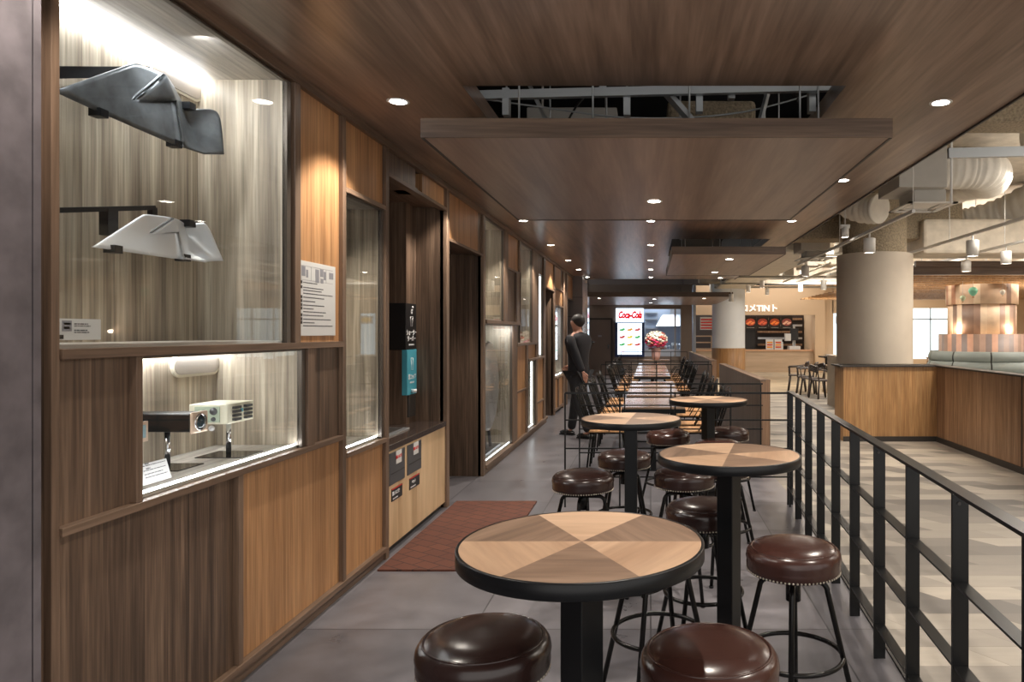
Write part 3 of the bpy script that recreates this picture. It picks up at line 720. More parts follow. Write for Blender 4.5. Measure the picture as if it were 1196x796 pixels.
label_tag(459.5,471.7,.35,.435,'燃えるゴミ'); label_tag(480.2,491.8,.35,.435,'ペット')
wt = tag(MB().box(-2.39,-1.753,4.757,6.098,.702,.745).build('worktop', M['worktop'], bevel=.002), 'dark glossy worktop on the waste cabinet', 'worktop')
t = thing('water_tap_tray', 'steel drip tray set on the dark worktop', 'tray', (-2.08,5.35,.746))
MB().box(-.18,.18,-.3,.25,0,.01).build('tray', M['steel'], t)
MB().box(-.14,.14,-.26,.21,.01,.014).build('grille', M['kick'], t)
t = thing('water_sign', 'black sign box with a cup picture and white text on alcove column', 'sign', (-2.016,5.97,1.36))
MB().box(-2.38,-2.01,5.835,6.095,1.36,1.745).build('box', M['signblack'], t, bevel=.002, world=True)
R = (PI/2,0,PI/2)
text_mesh('sign_text', 'ウォーター\nサーバー', .052, M['signwhite'], t, (-2.0085,5.97,1.475), R, bold=.001)
text_mesh('small_text', 'WATER SERVER', .02, M['signwhite'], t, (-2.0085,5.97,1.40), R)
def cup(parent, x, yc, z0, z1, w0, w1):
    m = MB(); m.tube([(x,yc-w1/2,z1),(x,yc-w0/2,z0),(x,yc+w0/2,z0),(x,yc+w1/2,z1)],.003,6); m.tube([(x,yc-w1/2,z1),(x,yc+w1/2,z1)],.002,6)
    return m
cup(t,-2.009,5.97,1.555,1.635,.035,.05).build('cup_pictogram', M['signwhite'], t, world=True)
m = MB(); m.box(-2.0095,-2.008,5.955,6.0,1.685,1.70); m.box(-2.0095,-2.008,5.955,5.965,1.66,1.70); m.sphere((-2.009,5.99,1.715),.01); m.box(-2.0095,-2.008,5.985,5.995,1.66,1.69); m.build('tap_pictogram', M['signwhite'], t, world=True)
t = thing('cup_dispenser', 'cyan cup dispenser with a white cup picture below black sign', 'cup dispenser', (-2.016,5.97,.98))
MB().box(-2.05,-2.006,5.855,6.09,.985,1.36).build('box', M['cyan'], t, bevel=.002, world=True)
cup(t,-2.005,5.97,1.19,1.29,.035,.045).build('cup_pictogram', M['signwhite'], t, world=True)
text_mesh('sign_text', '紙コップ', .045, M['signwhite'], t, (-2.0045,5.97,1.13), R, bold=.001)
text_mesh('small_text', 'PAPER CUP', .02, M['signwhite'], t, (-2.0045,5.97,1.085), R)
MB().cyl((-1.985,5.96,1.0),.022,.03,20).build('cup_stack', M['signwhite'], t, world=True)
MB().box(-2.05,-2.0,5.88,6.05,.80,.985).build('chute', M['kick'], t, bevel=.004, world=True)
# ================================================================ CEILING FITTINGS
def hung_panel(label, x0,x1,y0,y1,z, rods):
    t = thing('hanging_ceiling_panel', label, 'ceiling panel', ((x0+x1)/2,y0,z))
    MB().box(x0+.012,x1-.012,y0+.012,y1-.012,z+.001,z+.02).build('board', M['ceil_panel'], t, world=True)
    f = MB(); f.box(x0,x1,y0,y0+.012,z,z+.096); f.build('fascia', M['walnut_x'], t, world=True)
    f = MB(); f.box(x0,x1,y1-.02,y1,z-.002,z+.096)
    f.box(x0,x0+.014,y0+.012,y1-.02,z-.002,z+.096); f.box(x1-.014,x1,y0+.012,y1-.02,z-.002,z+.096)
    f.build('shadow_line_edge', M['kick'], t, world=True)  # dark back and side edges paint the shadow gap line round the board
    for (x, y) in rods: MB().cyl((x,y,z+.02),.006,3.95-z-.02,8).build('hanger_rod', M['channel'], t, world=True)
    return t
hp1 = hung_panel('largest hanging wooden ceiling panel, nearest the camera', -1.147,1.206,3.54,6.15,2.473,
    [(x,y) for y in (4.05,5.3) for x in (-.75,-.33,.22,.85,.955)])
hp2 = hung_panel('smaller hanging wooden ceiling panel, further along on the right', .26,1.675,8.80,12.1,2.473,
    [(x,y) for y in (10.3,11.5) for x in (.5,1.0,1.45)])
# steel channels seen in the openings
def channel(label, a, b_, brs):
    t = thing('ceiling_channel', label, 'steel channel', tuple(a)); a = Vector(a); b_ = Vector(b_)
    MB().bar((0,0,0), b_-a, .04, .05).build('bar', M['channel'], t)
    for f_, dz in brs:
        p = (b_-a)*f_; MB().box(p.x-.02,p.x+.02,-.03,.03,min(dz,.04),max(dz,.04)).build('bracket', M['channel'], t)
        MB().cyl((p.x,0,max(dz,.04)),.006,3.95-a.z-max(dz,.04)-abs(p.z),8).build('drop_rod', M['channel'], t)
    return t
channel('long pale steel channel across the near ceiling opening', (-1.15,4.25,2.915),(1.25,4.15,2.94), [(.12,-.12),(.36,.1),(.42,-.12),(.60,-.1),(.68,-.02),(.88,-.1)])
channel('steel channel across the far ceiling opening', (.1,10.3,2.93),(1.8,10.3,2.93), [(.2,-.08),(.5,.1),(.8,-.08)])
def pipe(name, label, cat, pts, r, mat, closed=False, n=8):
    base = Vector(pts[0]); m = MB().tube([Vector(p)-base for p in pts], r, n)
    o = m.build(name, mat); o.location = base; return tag(o, label, cat)
def smooth(pts, n=6):
    pts = [Vector(p) for p in pts]; out = []
    P = [pts[0]]+pts+[pts[-1]]
    for i in range(1, len(P)-2):
        for k in range(n):
            t = k/n; a,b_,c,d = P[i-1],P[i],P[i+1],P[i+2]
            out.append(.5*((2*b_)+(c-a)*t+(2*a-5*b_+4*c-d)*t*t+(3*b_-a-3*c+d)*t**3))
    out.append(pts[-1]); return out
pipe('cable','thin grey cable sagging left of the centre in the near opening','cable', smooth([(-1.2,4.5,3.0),(-.7,4.5,2.93),(-.1,4.5,2.86),(.6,4.5,2.9),(1.3,4.5,3.1)]),.006,M['channel'])
pipe('cable','black cable looping up inside the near ceiling opening','cable', smooth([(-.62,4.9,2.8),(-.55,4.9,3.0),(-.4,5,3.2),(0,5.2,3.4)]),.008,M['black'])
pipe('conduit','dark conduit crossing the near ceiling opening on the right','conduit', [(.93,4.45,2.95),(1.05,5.6,3.5)],.015,M['kick'])
tag(MB().bar((.02,4.25,3.02),(.42,4.4,2.62),.06,.03).build('diagonal_brace', M['channel']),'wide pale diagonal brace right of centre in near opening','brace')
tag(MB().bar((-.88,4.6,3.3),(-.55,4.5,2.62),.03,.02).build('diagonal_brace', M['channel']),'thin diagonal brace at the left of the near opening','brace')
tag(MB().bar((.78,4.4,3.2),(.62,4.3,2.62),.03,.02).build('diagonal_brace', M['channel']),'thin diagonal brace at the right of the near opening','brace')
duct_r = tag(MB().box(.15,.95,6.4,7.4,2.95,3.6).build('sprayed_beam', M['spraydark'], bevel=.04),'rough fireproofed block deep in the near ceiling opening','beam')
tag(MB().box(-1.1,-.3,6.3,7.6,2.95,3.5).box(-1.0,-.98,6.5,6.52,3.5,3.95).box(-.42,-.4,6.5,6.52,3.5,3.95).build('duct', M['ductbox'], bevel=.01),'dark flat duct at the left inside the near opening','duct')

def downlight(x, y, z, label, spot=SPOT_W, cone=1.85):
    t = thing('downlight', label, 'downlight', (x,y,z))
    MB().lathe([(.043,-.001),(.056,-.004),(.062,-.002),(.062,.0)], n=32).build('trim_ring', M['white'], t)
    MB().cyl((0,0,-.0025),.045,.002,24).build('diffuser', M['led_warm'], t)
    if spot:
        d = bpy.data.lights.new('downlight_lamp', 'SPOT'); d.energy = spot; d.color = (1,.91,.8); d.spot_size = cone; d.spot_blend = .4; d.shadow_soft_size = .035
        o = bpy.data.objects.new('downlight_lamp', d); COL.objects.link(o); o.parent = t; o.location = (0,0,-.02)
ordn = ['first','second','third','fourth','fifth','sixth','seventh']
for i, y in enumerate([3.95,5.99,8.14,10.4,12.6,14.4,16.4]):
    downlight(-1.46 if i else -1.404, y, CZ, 'small round downlight, %s from the camera in the row beside the cases' % ordn[i])
for i, y in enumerate([8.17,10.4,12.6,14.4,16.4]):
    downlight(0.0, y, CZ, 'small round downlight, %s from the camera in the middle ceiling row' % ordn[i])
for i, y in enumerate([3.97,5.99,8.17,16.6]):
    downlight(1.62, y, CZ, 'small round downlight, %s from the camera in the row nearest the hall' % ordn[i])
for x, y, lab in ((-1.404,1.85,'beside the display cases, above the camera'),(1.636,1.85,'near the railing, above the camera'),(.15,2.3,'in the middle of the ceiling, above the camera'),(1.636,-.2,'near the railing, behind the camera')):
    downlight(x, y, CZ, 'small round downlight '+lab, spot=SPOT_W*(.45 if x < -1 else 1))
downlight(.025,5.26,2.473,'small round downlight set in the largest hanging panel', SPOT_W*1.3)
downlight(1.04,9.39,2.473,'downlight nearer the camera in the smaller hanging panel', SPOT_W*.6)
downlight(1.03,11.4,2.473,'downlight further away in the smaller hanging panel', SPOT_W*.6)
for i, (x, y) in enumerate([(-1.45,20),(.1,20.5),(1.5,20),(0,23)]):
    downlight(x, y, 2.473, spot=SPOT_W*1.6, label=['downlight at the left of the lowered end ceiling','downlight in the middle of the lowered end ceiling, nearer','downlight at the right of the lowered end ceiling','downlight in the lowered end ceiling, closest to the kitchen'][i])

# ================================================================ STOOLS AND TABLES
def make_stool(label, leather='leather'):
    t = thing('bar_stool', label, 'stool', (0,0,0), 0, 'round leather bar stools')
    R = .175
    MB().lathe([(0,.722),(.06,.721),(.10,.718),(.13,.711),(.148,.702),(.155,.697)], n=56).build('seat_cushion', M[leather], t)
    MB().tube([((R-.019)*math.cos(a*PI/28),(R-.019)*math.sin(a*PI/28),.698) for a in range(56)], .004, 8, closed=True).build('piping', M[leather], t)
    MB().lathe([(R-.019,.700),(R-.009,.694),(R-.001,.681),(R+.002,.664),(R-.001,.650),(R,.64),(R-.001,.625),(R-.006,.612),(.10,.606),(0,.606)], n=56).build('side_band', M[leather], t)
    m = MB()
    for k in range(76):
        a = 2*PI*k/76; m.sphere(((R-.004)*math.cos(a),(R-.004)*math.sin(a),.617),.0042,6,4)
    m.build('nailhead_row', M['nail'], t)
    MB().cyl((0,0,.50),.028,.105,24).build('spindle', M['blackmetal'], t)
    MB().cyl((0,0,.596),.06,.01,24).build('mount_plate', M['blackmetal'], t)
    for k in range(4):
        a = PI/4+k*PI/2; d = Vector((math.cos(a),math.sin(a),0)); Z = Vector((0,0,1))
        pts = [d*0+Z*.575, d*.09+Z*.575]+[d*(.09+.035*math.sin(q*PI/2/5))+Z*(.54+.035*math.cos(q*PI/2/5)) for q in range(1,6)]+[d*.25+Z*.006]
        l = MB().tube(pts, .0105, 10).build('leg', M['blackmetal'], t)
        f = d*.25; MB().cyl((f.x,f.y,0),.014,.012,12).build('foot_cap', M['black'], l)
    rr = .125+(.25-.125)*(.54-.30)/.54
    MB().tube([(rr*math.cos(a*PI/24),rr*math.sin(a*PI/24),.30) for a in range(48)], .009, 10, closed=True).build('foot_ring', M['blackmetal'], t)
    return t
def sp(u, w, D=None):
    D = D or .35*FPX/w; return ((u-VX)/FPX*D, D)
stools = [
 (565.5,155,None,'leather','brown leather bar stool at bottom left, left of the nearest table',.1),
 (828.5,161,None,'leather2','reddish brown leather bar stool at the bottom edge, nearest the camera',.25),
 (926.5,109,None,'leather2','brown leather bar stool standing alone beside the black railing',.35),
 (768,99.5,2.86,'leather','bar stool mostly hidden behind the nearest table top, its foot ring showing',.5),
 (681,72,None,'leather','brown bar stool left of the second left-hand table, beside the mat',.15),
 (729,62,4.72,'leather','bar stool behind the column of the second left-hand table',.6),
 (799,70.5,None,'leather','bar stool under the left rim of the table next to the railing',.9),
 (821.5,87.6,None,'leather','bar stool partly behind the column of the table next to railing',.2),
 (780.5,50.6,None,'leather2','reddish bar stool just right of the second left-hand table top',.4),
 (850,50,5.9,'leather','farthest right bar stool, right of the smallest round table column',.3),
 (838.5,55,5.2,'leather2','bar stool showing only its top edge behind the railing-side table',.7),
 (842.5,66,4.42,'leather','bar stool hidden under the railing-side table, right of its column',.45)]
proto = {}
for i, (u, w_, D, lt, lab, rz) in enumerate(stools):
    x, y = sp(u, w_, D)
    near = min(((-.1686,1.74),(.33,3.0),(-.118,4.256),(.441,5.46)), key=lambda q: math.hypot(q[0]-x, q[1]-y))
    if math.hypot(near[0]-x, near[1]-y) < .5: rz = math.atan2(near[1]-y, near[0]-x)
    if lt not in proto: o = proto[lt] = make_stool(lab, lt); o.location = (x,y,0); o.rotation_euler = (0,0,rz)
    else: dup(proto[lt], (x,y,0), rz, lab)

def make_table(label):
    t = thing('round_bar_table', label, 'table', (0,0,0), 0, 'round bar tables with six-wedge tops')
    R = .292; m = MB(); me_uv = []
    n = 96; vs = []; fs = []; mi = []
    zt = .99
    for s in range(6):
        a0 = s*PI/3; b0 = len(vs); vs.append((0,0,zt))
        for k in range(17): a = a0+PI/3*k/16; vs.append((R*math.cos(a),R*math.sin(a),zt))
        for k in range(16): fs.append((b0,b0+1+k,b0+2+k)); mi.append(1 if s in (0,2,4) else 0); me_uv.append(a0+PI/6)
    me = bpy.data.meshes.new('tabletop'); me.from_pydata(vs, [], fs); me.update()
    me.materials.append(M['top_light']); me.materials.append(M['top_dark'])
    uv = me.uv_layers.new(name='grain')
    for p in me.polygons:
        p.material_index = mi[p.index]; a = me_uv[p.index]; rnd = (a*7.3) % 5
        for li in p.loop_indices:
            v = me.vertices[me.loops[li].vertex_index].co
            r = v.x*math.cos(a)+v.y*math.sin(a); tt = -v.x*math.sin(a)+v.y*math.cos(a)
            uv.data[li].uv = (tt+rnd, r+rnd)
    o = bpy.data.objects.new('tabletop', me); COL.objects.link(o); o.parent = t
    MB().lathe([(R,.9905),(R+.006,.9905),(R+.008,.988),(R+.008,.956),(R+.005,.953),(0,.953)], n=96).build('edge_band', M['black'], t)
    MB().box(-.0375,.0375,-.0375,.0375,.012,.953).build('column', M['black'], t, bevel=.003)
    MB().box(-.14,.14,-.14,.14,.947,.953).build('fixing_plate', M['black'], t)
    MB().lathe([(0,.022),(.05,.021),(.20,.014),(.212,.008),(.212,0),(0,0)], n=64).build('base_plate', M['blackmetal'], t)
    return t
tb = make_table('nearest round bar table, its six-wedge wooden top filling the foreground'); tb.location = (-.1686,1.74,0)
# column turned edge-on differs from table to table
def turn_col(t, a):
    for c in kids(t):
        if c.name.startswith('column'): c.rotation_euler = (0,0,a)
        if c.name.startswith('tabletop'): pass
t2 = dup(tb, (.33,3.0,0), math.radians(18.7), 'round bar table beside the black railing, right of the nearest table')
t3 = dup(tb, (-.118,4.256,0), math.radians(25), 'round bar table on the left, behind the nearest table')
t4 = dup(tb, (.441,5.46,0), math.radians(-2), 'farthest and smallest round bar table, before the thin rod fences')
turn_col(tb, math.radians(50)); turn_col(t2, math.radians(35)); turn_col(t3, math.radians(-25)); turn_col(t4, math.radians(35))

# ================================================================ RAILING AND FENCES
def P_r(Y, z): return Vector((rline(Y), Y, z))
rt = thing('metal_railing', 'black flat-bar railing between the corridor and the hall floor', 'railing', (rline(6.22),6.22,0))
base = rt.location
MB().bar(P_r(.2,.985)-base, P_r(6.24,.985)-base, .052, .012).build('top_rail', M['railmetal'], rt)
for z in (.69,.42,.155): MB().bar(P_r(.2,z)-base, P_r(6.22,z)-base, .045, .008).build('rail', M['railmetal'], rt)
for k in range(12):
    Y = 6.22-.49*k if k else 6.21
    p = P_r(Y,0)-base
    q = MB().box(p.x-.026,p.x+.026,p.y-.006,p.y+.006,0,.979).build('post', M['railmetal'], rt)
    if k in (6,8): MB().cyl((0,0,0),.006,.004,12).build('bolt', M['kick'], q).matrix_local = Matrix.Translation((p.x-.006,p.y-.006,.95))@Matrix.Rotation(PI/2,4,'X')
def rod_fence(label, x0, x1, Y, zt=.99, posts=()):
    t = thing('rod_fence', label, 'fence', (x0,Y,0))
    MB().bar((0,0,zt-.008),(x1-x0,0,zt-.008),.014,.016).build('top_rail', M['railmetal'], t)
    for z in (.75,.505,.26): MB().bar((0,0,z),(x1-x0,0,z),.01,.012).build('rail', M['railmetal'], t)
    for x in posts: MB().bar((x-x0,0,0),(x-x0,0,zt-.01),.012,.014).build('post', M['railmetal'], t)
    return t
rod_fence('thin black rod fence nearest the camera, joining the railing corner', -.737,1.215,6.12,posts=(-.737,-.266,.21,.687,1.2))
rod_fence('second thin black rod fence, just before the first dining table', -.737,1.16,7.36,.98,posts=(-.737,-.27,.21,.687,1.14))
rod_fence('thin black rod fence behind the first group of dining tables', -.81,1.0,11.62,posts=(-.81,-.35,.1,.55,1.0))
rod_fence('thin black rod fence before the second group of dining tables', -.81,1.05,12.75,posts=(-.81,-.35,.1,.55,1.03))
rod_fence('farthest thin black rod fence, in front of the lit kitchen', -.81,1.0,19.4,posts=(-.81,-.35,.1,.55,1.0))
def screen_wall(label, x0, x1, y0, y1, z):
    t = thing('low_screen', label, 'screen wall', (x0,y0,0))
    dx = (x1-x0)
    m = MB(); m.add([(0,.0,0),(.09,.0,0),(dx+.09,y1-y0,0),(dx,y1-y0,0),(0,0,z-.02),(.09,0,z-.02),(dx+.09,y1-y0,z-.02),(dx,y1-y0,z-.02)], [(0,3,2,1),(4,5,6,7),(0,1,5,4),(1,2,6,5),(2,3,7,6),(3,0,4,7)])
    m.build('panel', M['screen'], t)
    MB().box(-.004,.094,-.012,0,0,z).build('end_post', M['hallwood2'], t)
    MB().bar((.045,-.012,z-.01),(dx+.045,y1-y0,z-.01),.1,.02).build('top_cap', M['walnut_trim_h'], t)
screen_wall('dark wood low screen wall, nearer one on the right of the dining tables', 1.177,1.13,7.57,11.7,1.0)
screen_wall('dark wood low screen wall, farther one before the white column', 1.11,1.04,12.97,19.3,1.0)

# ================================================================ DINING TABLES AND CHAIRS
def make_dining(label, L=1.08):
    t = thing('dining_table', label, 'table', (0,0,0), 0, 'oblong dining tables in the row')
    MB().box(-.335,.335,0,L,.695,.715).build('tabletop', M['dine'], t, bevel=.002)
    MB().box(-.338,.338,-.003,L+.003,.652,.695).build('edge_rail', M['black'], t)
    for y in (.25, L-.25):
        MB().box(-.03,.03,y-.03,y+.03,.01,.675).build('column', M['black'], t)
        MB().box(-.27,.27,y-.035,y+.035,0,.014).build('base_plate', M['black'], t)
    return t
TX = .03
ys = [7.5,8.95,10.4,12.95,14.4,15.85,17.3]
dt = None
place = ['first','second','third','fourth','fifth','sixth','seventh']
for i, y in enumerate(ys):
    lab = 'oblong dining table, %s in the row counting away from the camera' % place[i]
    if dt is None: dt = make_dining(lab); dt.location = (TX,y,0)
    else: dup(dt, (TX,y,0), 0, lab)
def make_chair(label):
    """faces +X; bent-tube hoop back"""
    t = thing('wire_back_chair', label, 'chair', (0,0,0), 0, 'black hoop-back chairs along the dining tables')
    MB().box(-.19,.2,-.19,.19,.435,.455).build('seat', M['seatwood'], t, bevel=.008)
    f = MB(); f.tube([(-.18,-.17,.428),(.18,-.18,.428),(.18,.18,.428),(-.18,.17,.428)], .009, 8, closed=True); f.build('seat_frame', M['blackmetal'], t)
    for sx in (-1,1):
        for sy in (-1,1):
            MB().tube([(sx*.17,sy*.165,.43),(sx*.215,sy*.2,.0)], .010, 8).build('leg', M['blackmetal'], t)
    def hoop(wb, wt, h, lean, x0):
        pts = [(x0,-wb,.44)]
        for k in range(9):
            a = PI-PI*k/8; zz = h-wt*.55+math.sin(a)*wt*.55; pts.append((x0-lean*(zz-.44), math.cos(a)*wt, zz))
        pts.append((x0,wb,.44)); return smooth(pts, 3)
    MB().tube(hoop(.17,.19,.90,.33,-.185), .010, 8).build('back_hoop', M['blackmetal'], t)
    for wb, wt, h in ((.11,.125,.875),(.05,.06,.85)): MB().tube(hoop(wb,wt,h,.31,-.18), .007, 8).build('inner_hoop', M['blackmetal'], t)
    MB().tube([(-.20,-.17,.47),(-.26,-.17,.66),(-.08,-.2,.64),(.03,-.2,.45)], .007, 6).build('side_brace', M['blackmetal'], t)
    MB().tube([(-.20,.17,.47),(-.26,.17,.66),(-.08,.2,.64),(.03,.2,.45)], .007, 6).build('side_brace', M['blackmetal'], t)
    return t
ch = None; nn = {0: 'nearer', 1: 'farther'}
for i, y in enumerate(ys):
    for s in (-1, 1):
        for j in (0, 1):
            lab = 'black hoop-back chair at the %s side of the %s dining table, %s place' % ('left' if s < 0 else 'right', place[i], nn[j])
            x = TX+s*.50; yy = y+.28+j*.58; rz = 0 if s < 0 else PI
            rz += random.uniform(-.06,.06)
            if ch is None: ch = make_chair(lab); ch.location = (x,yy,0); ch.rotation_euler = (0,0,rz)
            else: dup(ch, (x,yy,0), rz, lab)
# flower on a stand table
ft = thing('flower_stand', 'small dark stand under the big bouquet before the kitchen', 'stand', (.16,21.6,0))
MB().box(-.4,.4,-.25,.25,.66,.69).build('tabletop', M['dine'], ft); MB().box(-.03,.03,-.03,.03,.01,.66).build('column', M['black'], ft); MB().box(-.2,.2,-.2,.2,0,.012).build('base_plate', M['black'], ft)
fl = thing('flower_bouquet', 'white and pink flower bouquet in a pot before the kitchen', 'flowers', (.16,21.6,.69))
MB().lathe([(0,0),(.10,0),(.13,.12),(.15,.34),(.16,.36),(.14,.35),(.1,.1),(0,.05)], n=24).build('pot', plain('pot_dusty_pink', srgb(196,160,156), .5), fl)
pw = plain('petal_white', srgb(250,244,232), .7); pp = plain('petal_pink', srgb(214,60,110), .6); pk = plain('petal_coral', srgb(206,110,100), .6); gr = plain('leaf_dark_green', srgb(60,80,50), .6)
MB().sphere((0,0,.62),.25,24,16,sc=(1.1,1,.95)).build('bloom_core', pw, fl)
random.seed(5)
for k in range(90):
    z = 1-2*(k+.5)/90; a = k*2.399963; r = math.sqrt(1-z*z)
    if z < -.75: continue
    p = Vector((r*math.cos(a)*.29, r*math.sin(a)*.26, .60+z*.25)); mt = (pw if random.random() > .12 else pk) if z > 0 else (pp if random.random() > .4 else (pw if random.random() > .5 else pk))
    m = MB(); rr = random.uniform(.06,.075)
    for q in range(5):
        b_ = q*2*PI/5; m.sphere(p+Vector((math.cos(b_)*rr*.5, math.sin(b_)*rr*.5, 0)), rr*.55, 6, 4)
    m.sphere(p, rr*.6, 6, 4); m.build('blossom', mt, fl)
for k in range(14):
    a = k*PI/7; p = Vector((math.cos(a)*.12, math.sin(a)*.12, .34)); q = Vector((math.cos(a)*(.3+.08*(k%2)), math.sin(a)*.27, .30+.05*(k%3)))
    m = MB(); n_ = (q-p).normalized().cross(Vector((0,0,1)))*.035
    md = (p+q)/2+Vector((0,0,.02)); m.add([p, md+n_, q, md-n_, md-Vector((0,0,.012))], [(0,1,4),(1,2,4),(2,3,4),(3,0,4),(0,3,2,1)]); m.build('leaf', pk if k % 3 else gr, fl)

# menu board and logo on the back wall
t = thing('logo_sign', 'backlit white sign with a red script logo above the menu board', 'sign', (-.735,BY-.02,2.06))
lit2 = plain_once('lit_white_sign', (1,1,1), .4, emit=(.66,.82,1), estr=1.5)
MB().box(-1.22,-.25,BY-.06,BY,1.87,2.36).build('lit_panel', lit2, t, world=True)
text_mesh('red_script', 'Coca-Cola', .19, redlit, t, (-.735,BY-.066,2.12), (PI/2,0,0), shear=.35, bold=.012).scale = (1,1.7,1)
t = thing('menu_board', 'backlit menu board with rows of dishes in a dark blue frame', 'menu board', (-.735,BY-.02,.7))
fm = MB(); fm.box(-1.25,-1.16,BY-.09,BY,.66,1.87); fm.box(-.31,-.22,BY-.09,BY,.66,1.87); fm.box(-1.16,-.31,BY-.09,BY,.66,.74); fm.box(-1.16,-.31,BY-.09,BY,1.84,1.87)
fm.build('frame', plain('navy_frame', srgb(34,54,104), .4), t, world=True)
MB().box(-1.16,-.31,BY-.06,BY-.01,.74,1.84).build('lit_panel', lit2, t, world=True)
for r in range(3):
    for c in range(3):
        x = -1.0+c*.27; z = 1.60-r*.26
        m = MB(); m.sphere((x-.02,BY-.064,z),.06,10,6,sc=(1.5,.08,.6)); m.sphere((x+.05,BY-.064,z+.03),.045,10,6,sc=(1.2,.1,.8)); m.build('dish_picture', fc[(r*2+c)%4], t, world=True)
        MB().box(x-.07,x+.07,BY-.065,BY-.062,z-.075,z-.065).build('dish_name', M['inklight'], t, world=True)
text_mesh('menu_text', 'MENU', .09, redlit, t, (-1.02,BY-.063,.86), (PI/2,0,0))
MB().box(-.86,-.42,BY-.065,BY-.062,.88,.90).build('printed_line', M['cyan'], t, world=True)
# kitchen beyond
kt = struct(MB().box(-.6,1.5,27.3,27.4,0,3.2).box(-.7,-.6,25.15,27.4,0,3.2).box(1.5,1.6,25.15,27.4,0,3.2).build('wall_kitchen', M['kitchenwall']))
t = thing('extractor_hood', 'steel extractor hood on the kitchen wall', 'hood', (.65,27.0,1.75))
MB().add([(-.45,-.5,0),(.8,-.5,0),(.8,.29,0),(-.45,.29,0),(-.2,-.1,.45),(.8,-.1,.45),(.8,.29,.45),(-.2,.29,.45)],[(0,3,2,1),(4,5,6,7),(0,1,5,4),(1,2,6,5),(2,3,7,6),(3,0,4,7)]).build('hood', M['steel'], t)
MB().box(.1,.5,0,.29,.45,1.4).build('flue', M['steel'], t)
t = thing('kitchen_counter', 'steel kitchen counter with racks behind the bouquet', 'counter', (.4,26.6,0))
MB().box(-.9,1.0,-.3,.3,.86,.9).build('worktop', M['steel'], t); MB().box(-.88,.98,-.28,.28,0,.86).build('body', M['steel'], t)
random.seed(2)
for k in range(9):
    x = -.1+k*.13; o = MB().cyl((0,0,.0),.05,random.uniform(.12,.24),16).build('container', [M['steel'],M['placard'],M['white']][k%3]); o.location = (.4+x,26.5,.90)
    tag(o, 'steel or white container, number %s from the left on kitchen counter' % place[k] if k < 7 else ('container next to the last on the kitchen counter' if k == 7 else 'rightmost container on the kitchen counter'), 'container', 'containers on the kitchen counter')
t = thing('wall_rack', 'pale wire rack on the kitchen wall behind the bouquet', 'rack', (-.1,27.25,1.3))
for z in (0,.35,.7,.95): MB().box(-.1,.35,-.12,.04,z,z+.02).build('shelf', M['steel'], t)
for x in (-.1,.33): MB().box(x,x+.02,-.1,-.08,-.3,1.0).build('upright', M['steel'], t)
tag(MB().box(.84,.90,25.3,25.36,.0,2.9).build('kitchen_post', M['white']), 'white upright post at the right of the kitchen window', 'post')
# ================================================================ PERSON
def skin_mesh(name, mat, verts, edges, radii, parent, sub=2, root=0):
    me = bpy.data.meshes.new(name); me.from_pydata([tuple(v) for v in verts], edges, []); me.update()
    o = bpy.data.objects.new(name, me); COL.objects.link(o)
    md = o.modifiers.new('skin', 'SKIN'); md.use_smooth_shade = True
    if not me.skin_vertices: me.skin_vertices.new(name='')
    for i, r in enumerate(radii):
        rr = r if isinstance(r, tuple) else (r, r)
        me.skin_vertices[0].data[i].radius = rr
    me.skin_vertices[0].data[root].use_root = True
    s = o.modifiers.new('sub', 'SUBSURF'); s.levels = sub; s.render_levels = sub
    bpy.context.view_layer.update()
    m2 = bpy.data.meshes.new_from_object(o.evaluated_get(bpy.context.evaluated_depsgraph_get()))
    bpy.data.objects.remove(o); m2.name = name; m2.materials.clear(); m2.materials.append(mat)
    for p in m2.polygons: p.use_smooth = True
    o = bpy.data.objects.new(name, m2); COL.objects.link(o)
    if parent: o.parent = parent
    return o
def chain(vs, es, rs, start, pts):
    prev = start
    for p, r in pts:
        vs.append(Vector(p)); rs.append(r); i = len(vs)-1
        if prev is not None: es.append((prev, i))
        prev = i
    return prev
